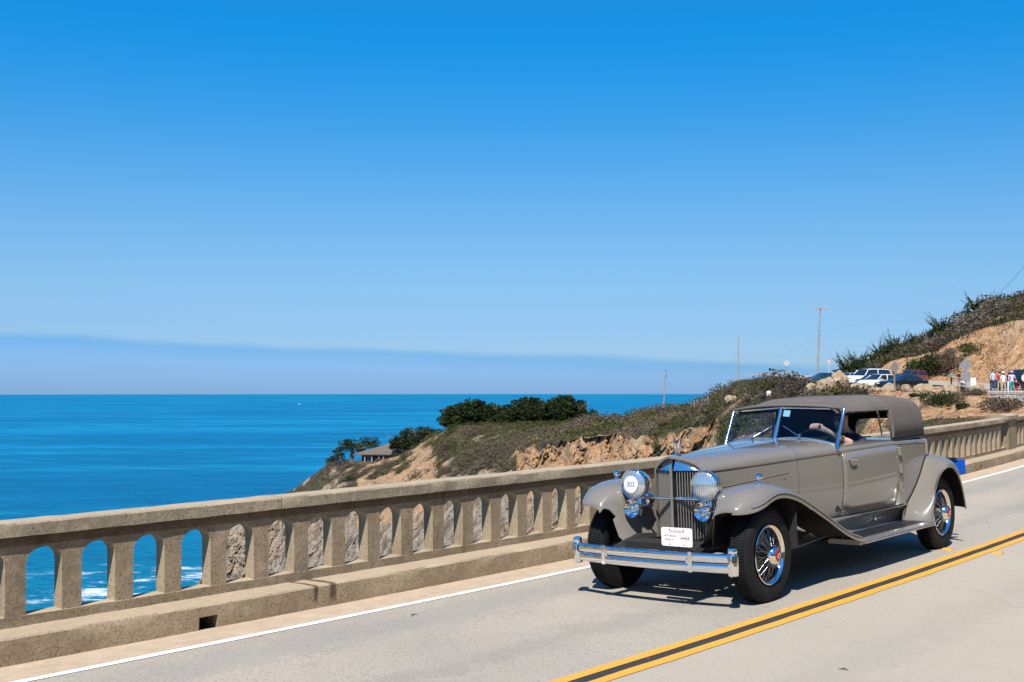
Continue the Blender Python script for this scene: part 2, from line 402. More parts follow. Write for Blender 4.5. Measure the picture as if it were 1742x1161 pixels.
# railing: one cast pier per bay of 0.45 m (half an arch on either side), low base strip, moulded cap
NF, TH, PIT = 8.51, .135, .450
rail = empty('bridge_railing', road(5, NF, 0)); bpy.context.view_layer.update()
tag(rail, 'weathered concrete bridge railing with a row of arched openings along the kerb', 'railing')
rail_inv = rail.matrix_basis.inverted()
def into_rail(o):
    o.parent = rail; o.matrix_parent_inverse = rail_inv; return o
def pier_mesh(solid=False, w=PIT):
    hwid, z0, zs, zt, rad = .0775, .275, .655, .80, .1475; rise = .120
    pts = []
    if solid: pts = [(-w / 2, z0), (w / 2, z0), (w / 2, .80), (-w / 2, .80)]
    else:
        pts = [(-hwid, z0), (hwid, z0), (hwid, zs)]
        for k in range(1, 9):
            a = k / 8 * math.pi / 2; pts.append((PIT / 2 - rad * math.cos(a) ** .9, zs + rise * math.sin(a) ** .9))
        pts += [(PIT / 2, zt), (-PIT / 2, zt)]
        for k in range(8, 0, -1):
            a = k / 8 * math.pi / 2; pts.append((-PIT / 2 + rad * max(0, math.cos(a)) ** .9, zs + rise * math.sin(a) ** .9))
        pts += [(-hwid, zs)]
    b = MB(); n = len(pts)
    # face normal +y local = towards the sea side; local x along the road
    b.add([(x, 0, z) for x, z in pts] + [(x, TH, z) for x, z in pts],
          [tuple(range(n))] + [tuple(range(n, 2 * n))[::-1]] + [(i, (i + 1) % n, n + (i + 1) % n, n + i) for i in range(n)])
    return b
pm = pier_mesh().mesh('baluster'); fix_normals(pm); pm.materials.append(M['conc'])
M['conc_smooth_lit'] = concrete('smooth_sunlit_concrete', (.38, .295, .195), (.30, .23, .15), (.42, .335, .23)); pm.materials.append(M['conc_smooth_lit'])  # smooth reveals coloured paler than the faces, to carry their sunlight
for f_ in pm.polygons:
    if abs(f_.normal.y) < .5: f_.material_index = 1
def heading(s): return PHI - KAP * s
def rail_frame(s, n):
    h = heading(s); p = road(s, n, 0)
    ux = Vector((math.sin(h), math.cos(h), GR + KV * s)).normalized(); uy = Vector((-math.cos(h), math.sin(h), 0)).normalized()
    uz = ux.cross(uy); uy = uz.cross(ux)
    return Matrix(((ux.x, uy.x, uz.x, p.x), (ux.y, uy.y, uz.y, p.y), (ux.z, uy.z, uz.z, p.z), (0, 0, 0, 1)))
PIL = [(29.28, .80), (43.2, .80), (57.1, .8)]
k = -30; placed = []
for k in range(-14, 122):
    s = 3.485 + PIT * k
    if s > 56.5: break
    if any(abs(s - ps) < .40 + .20 for ps, w in PIL): continue
    o = bpy.data.objects.new('baluster', pm); COL.objects.link(o); into_rail(o); o.matrix_parent_inverse = rail_inv
    o.matrix_basis = rail_frame(s, NF); placed.append(s)
into_rail(sweep('base_strip', [(NF, .19), (NF - .002, .276), (NF + .006, .283), (NF + TH, .283), (NF + TH, .19)], -3.2, 57, .2, M['conc'], jitter=.005, smooth=40))
into_rail(sweep('frieze', [(NF - .002, .795), (NF - .012, .835), (NF - .012, .872), (NF + TH + .02, .872), (NF + TH, .79)], -3.2, 57, .3, M['conc_grime_shade'], jitter=.003, smooth=40))
capp = [(NF - .050, .872), (NF - .053, .962), (NF - .040, .976), (NF + .1, .982), (NF + .285, .976), (NF + .30, .962), (NF + .30, .872)]
cuts = [-3.2, 5.918, 10.905, 15.9, 20.9, 28.88, 29.68, 36.2, 42.8, 50, 57]
for a, b in zip(cuts[:-1], cuts[1:]):
    into_rail(sweep('cap', capp, a + .007, b - .007, .16 if a < 12 else .3, M['conc_cap'], jitter=.006, smooth=40))
for ps, w in PIL:
    into_rail(sweep('pilaster', [(NF - .055, .19), (NF - .055, .93), (NF + .02, .96), (NF + TH + .04, .96), (NF + TH + .04, .19)], ps - w / 2, ps + w / 2, .2, M['conc'], jitter=.003))
    into_rail(sweep('pilaster_cap', [(NF - .11, .93), (NF - .11, 1.02), (NF + .05, 1.06), (NF + .2, 1.06), (NF + .33, 1.02), (NF + .33, .93)], ps - w / 2 - .28, ps + w / 2 + .06, .2, M['conc_cap'], jitter=.004))
# raised reflectors beside the centre line
rm = MB(); rm.add([(-.05, -.05, 0), (.05, -.05, 0), (.05, .05, 0), (-.05, .05, 0), (-.025, -.047, .018), (.025, -.047, .018), (.025, .047, .018), (-.025, .047, .018)],
       [(0, 1, 5, 4), (1, 2, 6, 5), (2, 3, 7, 6), (3, 0, 4, 7), (4, 5, 6, 7)])
M['reflector'] = mat('amber_reflector', (.75, .30, .04), rough=.35)
first = None
for (s, n, lb) in ((0, 0, 'small amber road reflector between the car and the double yellow line'), (0, 1, 'small amber road reflector on the open side of the double yellow line')):
    # photo (1614,936) and (1697,940)
    ss, nn = ((12.44, 4.93), (12.50, 4.42))[n]
    if first is None: o = first = obj('road_reflector', rm, M['reflector'], smooth=20)
    else: o = first.copy(); COL.objects.link(o)
    o.matrix_world = rail_frame(ss, nn) @ Matrix.Translation((0, 0, .002)); tag(o, lb, 'reflector', 'reflectors along the centre line')
# ------------------------------------------------------------------ sea
SEA = -78.0
m = bpy.data.materials.new('sea_water'); m.use_nodes = True; q = NT(m)
v = q.n('ShaderNodeTexCoord').outputs['Object']
mpp = q.n('ShaderNodeMapping', Vector=v); mpp.inputs['Scale'].default_value = (.25, 1, 1)
streak = q.noise(mpp.outputs[0], .006, 6, .65); w1 = q.noise(v, .045, 8, .72); sw = q.noise(mpp.outputs[0], .05, 5, .6)
sp = q.n('ShaderNodeSeparateXYZ', Vector=v)
near = q.ramp(sp.outputs[1], 750, 330)                                  # shelving turquoise bottom inshore
c = q.mix(q.ramp(streak, .42, .60), (.001, .122, .258), (.005, .192, .362))
c = q.mix(q.math('MULTIPLY', q.ramp(sw, .46, .58), .55), c, (.001, .085, .195))
c = q.mix(q.math('MULTIPLY', near, .7), c, (.004, .180, .275))
rp = q.n('ShaderNodeMapping', Vector=v); rp.inputs['Scale'].default_value = (.4, 1, 1); rp.inputs['Rotation'].default_value = (0, 0, .25)
rip = q.ramp(q.noise(rp.outputs[0], .28, 5, .65), .40, .62)
c = q.mix(q.math('MULTIPLY', q.math('MULTIPLY', rip, q.ramp(sp.outputs[1], 1500, 350)), .55), c, (.001, .062, .150))
# surf: broken white water around the rocks of the headland and a few lines of foam further out
vx = q.n('ShaderNodeVectorMath', _operation='DISTANCE', i0=v); vx.inputs[1].default_value = (-105, 420, 0)
dd = q.math('ADD', vx.outputs['Value'], q.math('MULTIPLY', q.math('SUBTRACT', q.noise(v, .03, 4, .6), .5), 70))
ring = q.ramp(dd, 85, 25)
mf = q.n('ShaderNodeMapping', Vector=v); mf.inputs['Scale'].default_value = (.5, 1, 1); mf.inputs['Rotation'].default_value = (0, 0, .4)
lace = q.ramp(q.noise(mf.outputs[0], .09, 10, .80), .45, .55)
foam = q.math('MULTIPLY', lace, ring)
l2 = q.math('MULTIPLY', q.ramp(q.noise(mf.outputs[0], .05, 9, .78), .53, .62), q.math('MULTIPLY', q.ramp(dd, 170, 90), .8))
foam = q.math('MAXIMUM', foam, l2)
c = q.mix(foam, c, (.75, .80, .84))
q.link(c, q.p.inputs['Base Color']); q.p.inputs['Roughness'].default_value = .42; q.p.inputs['Specular IOR Level'].default_value = .025
q.link(q.math('ADD', .42, q.math('MULTIPLY', foam, .4)), q.p.inputs['Roughness'])
q.bump(q.math('ADD', q.math('MULTIPLY', w1, 1.0), q.math('MULTIPLY', q.noise(v, .16, 6, .7), .45)), .55, 5.0)
M['sea'] = m
b = MB(); rad = [0, 60, 150, 400, 1000, 2500, 6000, 11000, 15600]; n = 96
b.v = [(0, 0, SEA)]
for r in rad[1:]: b.v += [(math.cos(2 * math.pi * k / n) * r, math.sin(2 * math.pi * k / n) * r, SEA) for k in range(n)]
b.f = [(0, 1 + k, 1 + (k + 1) % n) for k in range(n)] + [(1 + i * n + k, 1 + (i + 1) * n + k, 1 + (i + 1) * n + (k + 1) % n, 1 + i * n + (k + 1) % n) for i in range(len(rad) - 2) for k in range(n)]
b.m = [0] * len(b.f)
struct(obj('sea', b, M['sea'], normals=False))

# ------------------------------------------------------------------ headland: profile stations along each bearing, (photo row, depth in metres)
# column: A low rock, B cliff foot, C cliff top, D brow, E bench behind, F cut top, G hill top
ST = {
 335: ((1000, 441), (999, 442), (998, 443), (997, 444), (998, 450), (1000, 455), (1005, 460)),
 355: ((1000, 434), (992, 436), (980, 438), (968, 440), (985, 455), (1010, 470), (1020, 480)),
 385: ((995, 420), (960, 425), (930, 430), (905, 435), (935, 460), (960, 480), (985, 500)),
 440: ((990, 395), (940, 405), (902, 415), (870, 425), (895, 455), (915, 480), (950, 510)),
 500: ((985, 360), (900, 385), (858, 400), (833, 415), (850, 450), (870, 480), (910, 520)),
 560: ((980, 330), (880, 360), (828, 380), (789, 400), (797, 440), (830, 475), (880, 520)),
 600: ((975, 310), (860, 345), (818, 370), (787, 392), (784, 430), (810, 470), (870, 520)),
 640: ((970, 292), (848, 333), (812, 358), (785, 384), (781, 425), (802, 465), (860, 515)),
 680: ((965, 275), (838, 320), (802, 348), (775, 376), (771, 415), (795, 460), (850, 510)),
 720: ((960, 262), (825, 308), (785, 338), (752, 368), (754, 405), (785, 450), (840, 505)),
 745: ((955, 250), (815, 300), (775, 330), (737, 360), (742, 400), (775, 445), (830, 500)),
 780: ((950, 238), (808, 285), (766, 318), (723, 350), (728, 390), (765, 435), (820, 490)),
 850: ((940, 215), (802, 258), (768, 288), (723, 340), (727, 380), (760, 425), (815, 480)),
 900: ((935, 200), (797, 240), (762, 247), (722, 330), (726, 370), (760, 415), (815, 470)),
 950: ((925, 188), (794, 222), (752, 228), (721, 320), (725, 360), (760, 405), (815, 460)),
 1000: ((915, 175), (791, 205), (747, 211), (715, 300), (720, 340), (755, 385), (810, 440)),
 1060: ((905, 165), (788, 192), (741, 198), (708, 280), (713, 320), (750, 365), (805, 420)),
 1130: ((890, 150), (785, 175), (737, 181), (695, 250), (698, 290), (735, 340), (795, 400)),
 1195: ((872, 136), (780, 160), (722, 166), (688, 216), (690, 250), (715, 300), (780, 370)),
 1225: ((860, 128), (765, 150), (708, 160), (663, 196), (666, 228), (700, 280), (770, 350)),
 1260: ((842, 118), (742, 140), (698, 154), (647, 180), (650, 225), (680, 270), (760, 340)),
 1300: ((825, 108), (735, 125), (692, 135), (644, 152), (649, 195), (660, 240), (720, 320)),
 1340: ((810, 100), (728, 112), (690, 120), (640, 130), (651, 165), (650, 210), (690, 300)),
 1385: ((803, 92), (722, 100), (692, 105), (656, 112), (651, 150), (646, 180), (660, 260)),
 1440: ((792, 86), (718, 93), (692, 97), (664, 103), (648, 160), (640, 184), (645, 220)),
 1480: ((785, 82), (716, 88), (690, 92), (666, 97), (647, 168), (630, 184), (624, 205)),
 1520: ((780, 79), (714, 85), (688, 89), (667, 93), (647, 168), (616, 182), (604, 200)),
 1560: ((775, 75), (712, 82), (687, 87), (668, 91), (647, 165), (606, 180), (593, 198)),
 1600: ((770, 72), (710, 80), (686, 85), (668, 90), (648, 160), (590, 176), (572, 195)),
 1650: ((760, 69), (706, 77), (683, 84), (668, 89), (648, 155), (566, 172), (540, 192)),
 1700: ((752, 67), (708, 74), (693, 80.5), (669, 88), (648, 150), (550, 168), (514, 188)),
 1742: ((745, 66), (708, 72), (695, 79), (670, 86), (648, 146), (542, 164), (499, 185)),
 1800: ((742, 64), (698, 72), (682, 78), (674, 83), (650, 142), (530, 160), (480, 182)),
 1900: ((740, 60), (698, 68), (686, 73), (682, 78), (653, 138), (515, 156), (455, 178)),
 2100: ((740, 56), (700, 62), (693, 66), (690, 70), (660, 130), (500, 150), (430, 172)),
 2400: ((740, 54), (704, 58), (700, 60), (696, 63), (668, 122), (490, 142), (410, 165)),
}
cx = sorted(ST)
fy = [spl(cx, [ST[c][i][0] for c in cx]) for i in range(7)]
def lin(xs, ys):
    return lambda x: float(np.interp(x, xs, ys))
fy = [lin(cx, [ST[c][i][0] for c in cx]) for i in range(7)]; fd = [lin(cx, [ST[c][i][1] for c in cx]) for i in range(7)]
SEG = [7, 40, 30, 34, 22, 24, 16, 8]
def station(x):
    """list of (d, z) control points for a bearing"""
    pts = [(fy[i](x), fd[i](x)) for i in range(7)]
    dz = [(d, CAM_H - (y - 661) / FPX * d) for y, d in pts]
    foot = (dz[0][0] - 22, SEA - 3); back = (dz[6][0] + 110, SEA - 3)
    return [foot] + dz + [back]
def ground_z(px, d):
    st = station(px)
    return float(np.interp(d, [a for a, _ in st], [b for _, b in st]))
def rockiness(x, u):
    """0 scrub .. 1 bare rock; u = station coordinate (0 foot,1 A,2 B,3 C,4 D,5 E,6 F,7 G)"""
    r = 0.0
    if x < 480 and u > 1: return 1.0 - .35 * smooth01((x - 420) / 60) * (u > 3)
    if u < 1: r = 1.0
    elif u < 2: r = lerp(1.0, .75, u - 1) if x < 1215 else .45
    elif u < 3:
        if 880 < x < 1222: r = 1.0 - .25 * smooth01((u - 2.8) * 5)
        elif 610 < x < 745: r = .70
        elif x >= 1222: r = .72 if x > 1480 else .22
        else: r = .35
    elif u < 4:
        if x > 1480: r = .75
        elif x > 1222: r = .22
        elif 660 < x < 735: r = .45
        else: r = .30
    elif u < 5: r = .75 if x > 1360 else .2
    elif u < 6: r = .95 if x > 1500 else (.4 if x > 1440 else .1)
    else: r = .15
    return r
xs = [335 + 3.0 * i for i in range(int((1250 - 335) / 3))] + [1250 + 4.0 * i for i in range(int((1800 - 1250) / 4))] + [1800 + 15. * i for i in range(41)]
us = []
for i, sgm in enumerate(SEG): us += [i + j / sgm for j in range(sgm)]
us.append(8.0)
verts = []; rk = []
for x in xs:
    st = station(x)
    for u in us:
        i = min(int(u), 7); t = u - i
        d0, z0 = st[i]; d1, z1 = st[i + 1]
        dd, z = lerp(d0, d1, t), lerp(z0, z1, t)
        p = Vector(((x - 871) / FPX * dd, dd, z))
        r = rockiness(x, u)
        big = frac(p, .035, 4); mid = frac(p + Vector((31, 7, 3)), .16, 4); fin = frac(p * 1.0, .6, 3)
        sil = 1.0 - .8 * max(0, 1 - abs(u - 4) * 1.6)          # keep the brow line
        bench = 1.0
        if x > 1330 and 3.98 < u < 5.02: bench = .05
        if u >= 6.9: sil *= .5
        rid = abs(noise.noise(Vector((x * .06, u * .6, 2.0)))) * .55 + .6 * abs(noise.noise(p * .42)) + .35 * abs(noise.noise(p * .95))
        amp = (.35 + 1.3 * r) * sil * bench * min(1.0, dd / 220)
        rad_off = (big * 3.0 + mid * 1.7 + (rid - .30) * 4.2 * r) * amp
        dn = rad_off if u < 4 else rad_off * .3
        p = p * 1.0; sc = (dd + dn) / dd
        p = Vector((p.x * sc, p.y * sc, p.z + (mid * .9 + fin * .35 * r) * amp * (.6 if u > 3 else 1.0)))
        if x > 1350 and 4 < u < 5: p.z -= .12
        verts.append(p)
        rr = r + (big * .30 + mid * .34) * (1 if .12 < r < .98 else .25)
        rk.append(max(0., min(1., rr)))
nc = len(us); faces = []
for i in range(len(xs) - 1):
    for j in range(nc - 1):
        a = i * nc + j; faces.append((a, a + nc, a + nc + 1, a + 1))
me = bpy.data.meshes.new('headland'); me.from_pydata([tuple(v) for v in verts], [], faces)
at = me.attributes.new('rock', 'FLOAT', 'POINT'); at.data.foreach_set('value', rk)
warm = me.attributes.new('warm', 'FLOAT', 'POINT')
warm.data.foreach_set('value', [min(1, max(0, (1 if x > 860 else (.8 if 610 < x < 760 and u > 1.5 else .25)) * (1 if u > 1.6 else .35 + .0 * x) if x < 1215 else 1.0)) for x in xs for u in us])
me.polygons.foreach_set('use_smooth', [True] * len(me.polygons))
m = bpy.data.materials.new('coastal_ground'); m.use_nodes = True; q = NT(m)
v = q.n('ShaderNodeTexCoord').outputs['Object']
rka = q.n('ShaderNodeAttribute', _attribute_name='rock').outputs['Fac']; wa = q.n('ShaderNodeAttribute', _attribute_name='warm').outputs['Fac']
n1 = q.noise(v, .12, 6, .68); n2 = q.noise(v, .55, 6, .7); n3 = q.noise(v, 2.2, 4, .7)
mps = q.n('ShaderNodeMapping', Vector=v); mps.inputs['Scale'].default_value = (1, 1, .25)
n4 = q.noise(mps.outputs[0], .9, 6, .7)
orange = q.mix(q.ramp(n4, .35, .65), (.46, .245, .120), (.62, .400, .225))
orange = q.mix(q.math('MULTIPLY', q.ramp(n3, .50, .64), .65), orange, (.20, .105, .055))
vor = q.n('ShaderNodeTexVoronoi', Vector=mps.outputs[0], Scale=.75, _feature='DISTANCE_TO_EDGE'); crack = q.ramp(vor.outputs['Distance'], .10, .02)
orange = q.mix(q.math('MULTIPLY', crack, q.math('MULTIPLY', q.ramp(n2, .45, .6), .7)), orange, (.12, .065, .038))
orange = q.mix(q.math('MULTIPLY', q.ramp(n1, .52, .64), .45), orange, (.58, .45, .31))
grey = q.mix(q.ramp(q.math('ADD', q.math('MULTIPLY', n2, .45), q.math('MULTIPLY', q.noise(v, .28, 5, .6), .55)), .40, .58), (.12, .095, .068), (.44, .375, .29))
grey = q.mix(q.math('MULTIPLY', q.ramp(n3, .52, .68), .75), grey, (.06, .05, .042))
rock = q.mix(wa, grey, orange)
scrub = q.mix(q.ramp(n1, .40, .60), (.110, .085, .058), (.075, .080, .030))
scrub = q.mix(q.math('MULTIPLY', q.ramp(n2, .5, .66), .7), scrub, (.125, .098, .070))
scrub = q.mix(q.math('MULTIPLY', q.ramp(n3, .55, .7), .5), scrub, (.030, .034, .018))
edge = q.math('ADD', rka, q.math('MULTIPLY', q.math('SUBTRACT', n2, .5), .55))
c = q.mix(q.ramp(edge, .42, .58), scrub, rock)
q.link(c, q.p.inputs['Base Color']); q.p.inputs['Roughness'].default_value = .95; q.p.inputs['Specular IOR Level'].default_value = .1
q.bump(q.math('ADD', q.math('MULTIPLY', n2, 1.2), q.math('ADD', q.math('MULTIPLY', n4, .8), q.math('MULTIPLY', n3, .5))), .9, .9)
M['land'] = m; me.materials.append(m)
land = bpy.data.objects.new('headland', me); COL.objects.link(land); struct(land)
# inland mountains, unseen behind the camera, shaped to block blue sky fill
b = MB(); rows = []
for i in range(61):
    az = R(42 + 3.0 * i); ed = min(smooth01((i + 2) / 4), smooth01((60 - i) / 9)); row = []
    for r_, z_ in ((70, -60), (120, -30), (180, 10), (250, 62), (330, 118), (420, 168), (540, 215), (700, 250), (900, 240)):
        p = Vector((math.sin(az) * r_, math.cos(az) * r_, 0)); f = .75 + .5 * noise.noise(p * .006) + .22 * noise.noise(p * .02)
        row.append((p.x, p.y, SEA + (z_ - SEA) * f * ed))
    rows.append(row)
b.grid(rows); ih = obj('unseen_inland_hills', b, M['land'], smooth=60); struct(ih)
XA = np.array(xs); UA = np.array(us)
def land_pt(px, u):
    """surface point of the displaced headland"""
    i = int(np.clip(np.searchsorted(XA, px), 1, len(xs) - 1)); j = int(np.clip(np.searchsorted(UA, u), 1, nc - 1))
    tx = (px - xs[i - 1]) / (xs[i] - xs[i - 1]); tu = (u - us[j - 1]) / (us[j] - us[j - 1])
    a = verts[(i - 1) * nc + j - 1].lerp(verts[i * nc + j - 1], tx); b = verts[(i - 1) * nc + j].lerp(verts[i * nc + j], tx)
    rk_ = lerp(lerp(rk[(i - 1) * nc + j - 1], rk[i * nc + j - 1], tx), lerp(rk[(i - 1) * nc + j], rk[i * nc + j], tx), tu)
    return a.lerp(b, tu), rk_
def bench_z(px, d):
    """height of the headland where it is nearly flat (u 4..5)"""
    st = station(px); t = (d - st[4][0]) / (st[5][0] - st[4][0])
    if 0 <= t <= 1: return land_pt(px, 4 + t)[0].z
    return ground_z(px, d)

# ------------------------------------------------------------------ vegetation
def leafmat(name, c1, c2, sc):
    m = bpy.data.materials.new(name); m.use_nodes = True; q = NT(m); v = q.n('ShaderNodeTexCoord').outputs['Object']
    n = q.noise(v, sc, 3, .6); rnd = q.n('ShaderNodeObjectInfo').outputs['Random']
    c = q.mix(q.ramp(n, .35, .65), c1, c2); q.link(c, q.p.inputs['Base Color'])
    q.p.inputs['Roughness'].default_value = .85; q.p.inputs['Specular IOR Level'].default_value = .12
    tl = q.n('ShaderNodeBsdfTranslucent', Color=c); ad = q.n('ShaderNodeMixShader', Fac=.42); out = q.t.nodes['Material Output']
    q.link(q.p.outputs[0], ad.inputs[1]); q.link(tl.outputs[0], ad.inputs[2]); q.link(ad.outputs[0], out.inputs[0])
    return m
M['scrub_brown'] = leafmat('scrub_brown', (.105, .075, .048), (.190, .145, .098), .12)
M['scrub_green'] = leafmat('scrub_green', (.055, .066, .018), (.125, .125, .040), .10)
M['scrub_grey'] = leafmat('scrub_grey', (.105, .086, .064), (.195, .162, .125), .12)
M['cypress'] = leafmat('cypress_foliage', (.014, .026, .010), (.055, .075, .024), .5)
M['shrub_dark'] = leafmat('dark_shrub', (.026, .042, .014), (.060, .080, .026), .9)
M['bark'] = mat('grey_bark', (.16, .13, .11), rough=.95, var=.3, vscale=2, bump=.5, bscale=6)
def leaf_tris(b, c, rx, ry, rz, n, size, rnd, up=.3, mi=0):
    """leaf-sized triangles through the outer part of an ellipsoid"""
    for _ in range(n):
        while True:
            p = Vector((rnd.uniform(-1, 1), rnd.uniform(-1, 1), rnd.uniform(-1, 1)))
            if .25 < p.length < 1: break
        p = p * (.55 + .45 * rnd.random()) / max(p.length, .4) if rnd.random() < .6 else p
        q0 = Vector((c[0] + p.x * rx, c[1] + p.y * ry, c[2] + p.z * rz))
        a = Vector((rnd.gauss(0, 1), rnd.gauss(0, 1), rnd.gauss(0, .6) + up)).normalized(); e = a.orthogonal().normalized()
        e = Matrix.Rotation(rnd.random() * 6.28, 3, a) @ e; f = a.cross(e); s = size * rnd.uniform(.6, 1.4)
        b.add([q0 + e * s, q0 - e * s * .6 + f * s * .7, q0 - e * s * .6 - f * s * .7], [(0, 1, 2)], mi)
# ground cover too dense to count, one mass per colour
rnd = random.Random(3)
cover = {'scrub_brown': MB(), 'scrub_green': MB(), 'scrub_grey': MB()}
icov = [Vector(p) for p in ((0, 0, 1), (.89, 0, .45), (.28, .85, .45), (-.72, .53, .45), (-.72, -.53, .45), (.28, -.85, .45), (.72, .53, -.45), (-.28, .85, -.45), (-.89, 0, -.45), (-.28, -.85, -.45), (.72, -.53, -.45), (0, 0, -1))]
icof = [(0, 1, 2), (0, 2, 3), (0, 3, 4), (0, 4, 5), (0, 5, 1), (1, 6, 2), (2, 7, 3), (3, 8, 4), (4, 9, 5), (5, 10, 1), (6, 7, 2), (7, 8, 3), (8, 9, 4), (9, 10, 5), (10, 6, 1)]
def scatter(n, x0, x1, u0, u1, smin, smax, maxrock=.52, green=.3):
    k = 0; tries = 0
    while k < n and tries < n * 8:
        tries += 1
        px, u = rnd.uniform(x0, x1), rnd.uniform(u0, u1); p, r = land_pt(px, u)
        if r > maxrock + rnd.uniform(-.12, .08): continue
        if 612 < px < 706 and u > 3.75: continue
        k += 1; s = rnd.uniform(smin, smax) * (.6 + .8 * rnd.random())
        gsel = noise.noise(p * .05) + .5 * noise.noise(p * .21)
        key = 'scrub_green' if gsel + rnd.gauss(0, .22) > (.5 - green) * 1.1 else ('scrub_grey' if rnd.random() < .42 else 'scrub_brown')
        hgt = rnd.uniform(.5, .85)
        leaf_tris(cover[key], (p.x, p.y, p.z + s * .15), s, s, s * hgt * .8, 42 if s < 1.9 else 150, s * .15 if s < 1.9 else s * .09, rnd, 1.7)
scatter(1900, 560, 1225, 3.0, 4.1, .7, 1.7, green=.42)
for a_ in ((560, 1225, 3.05, 4.0, 90), (1225, 1465, 2.2, 3.95, 70), (1450, 1790, 6.0, 6.9, 60), (620, 900, 1.8, 2.9, 40)):
    scatter(a_[4], a_[0], a_[1], a_[2], a_[3], 1.5, 3.0 if a_[0] != 1225 else 1.7, maxrock=.5, green=.35)
scatter(420, 485, 610, 2.6, 4.02, .6, 1.3, green=.2)
scatter(900, 500, 900, 1.6, 3.0, .7, 1.6, green=.25)
scatter(420, 900, 1225, 1.2, 2.0, .6, 1.3, green=.2)
scatter(1300, 1215, 1470, 2.0, 4.05, .35, .85, green=.36)
scatter(120, 1470, 1760, 1.3, 3.7, .2, .5, maxrock=.60, green=.22)
scatter(900, 1440, 1800, 5.9, 7.1, .6, 1.3, green=.45)
scatter(70, 1500, 1800, 5.1, 5.9, .5, 1.0, maxrock=1.2, green=.3)
for key, bb in cover.items():
    o = obj('coastal_scrub', bb, M[key], normals=False); struct(o, 'stuff')
    tag(o, {'scrub_brown': 'low brown dry scrub covering the headland slopes', 'scrub_green': 'low green coastal scrub covering the headland slopes', 'scrub_grey': 'low grey-brown brush covering the headland slopes'}[key], 'scrub')

def bush(px, u, r, h, key, label, n=420, squash=1.0):
    k_ = .52 if px > 1540 and u < 4 else (.62 if px > 1380 and u < 4 else 1.0); r *= k_; h *= k_ + .1
    p, _ = land_pt(px, u); rr = random.Random(int(px * 7 + u * 100)); e = empty('bush', p - Vector((0, 0, .15)))
    b = MB()
    for k in range(7):
        a = rr.uniform(0, 6.28); q0 = (math.cos(a) * r * .5, math.sin(a) * r * .5, h * rr.uniform(.3, .65))
        leaf_tris(b, q0, r * rr.uniform(.45, .65), r * rr.uniform(.45, .65), h * rr.uniform(.3, .42), n // 7, max(.06, r * .06), rr, .5)
    obj('foliage', b, M[key], e, normals=False)
    b = MB()
    for k in range(5):
        a = rr.uniform(0, 6.28); b.tube([(0, 0, -.1), (math.cos(a) * r * .25, math.sin(a) * r * .25, h * .35), (math.cos(a) * r * .5, math.sin(a) * r * .5, h * .7)], [.05, .035, .015], 5)
    obj('stem', b, M['bark'], e)
    return tag(e, label, 'bush', 'bushes on the slope')
bush(1592, 2.9, 2.6, 2.3, 'shrub_dark', 'large dark green bush behind the soft top, against the railing', 1330)
bush(1622, 3.15, 1.9, 1.7, 'scrub_grey', 'bare grey-brown bush with dark stems on the sandy bank above the railing', 950)
bush(1652, 3.55, 1.5, 1.2, 'scrub_grey', 'small grey-brown bush just below the boulders and the two-panel road sign', 798)
bush(1702, 2.45, 2.9, 1.9, 'scrub_brown', 'wide brown bush below the white stone wall', 1425)
bush(1668, 3.72, 1.1, .9, 'scrub_green', 'little olive bush at the foot of the boulder beside the stone wall', 665)
bush(1604, 3.3, 1.2, 1.1, 'scrub_grey', 'twiggy grey bush on the bare sandy bank', 665)
bush(1640, 2.55, 1.3, 1.0, 'shrub_dark', 'low dark bush close behind the railing below the twiggy grey bushes', 665)
bush(1560, 3.6, 1.3, .8, 'shrub_dark', 'low dark green bush right behind the roof of the old car', 665)
bush(1415, 3.62, 1.6, 1.2, 'scrub_green', 'bright green bush under the biggest boulder', 798)
bush(1437, 3.72, 1.7, 1.2, 'scrub_brown', 'rounded brown bush beside the bright green bush under the boulders', 798)
bush(1122, 2.45, 1.6, 2.0, 'shrub_dark', 'single dark green bush clinging to the orange cliff', 798)
bush(1310, 3.55, 2.2, 1.4, 'scrub_green', 'light green bush high on the scrub slope above the windscreen', 855)
bush(1578, 5.15, 3.4, 3.2, 'shrub_dark', 'big rounded green bush at the foot of the road cutting', 1520)
bush(1612, 5.22, 3.2, 2.8, 'scrub_brown', 'big brown bush at the foot of the road cutting behind the road sign', 1330)
bush(1655, 5.55, 2.2, 1.8, 'scrub_green', 'green bush halfway up the orange cutting', 855)
bush(1618, 5.62, 1.7, 1.5, 'scrub_grey', 'small dull bush alone on the orange cutting', 665)
bush(676, 3.95, 2.2, 1.5, 'scrub_green', 'low green bush right in front of the house posts', 500)
bush(648, 3.96, 2.0, 1.3, 'scrub_brown', 'low brown bush at the seaward corner of the house', 450)
bush(600, 3.0, 2.4, 1.6, 'shrub_dark', 'dark green bush on the seaward slope below the house', 665)

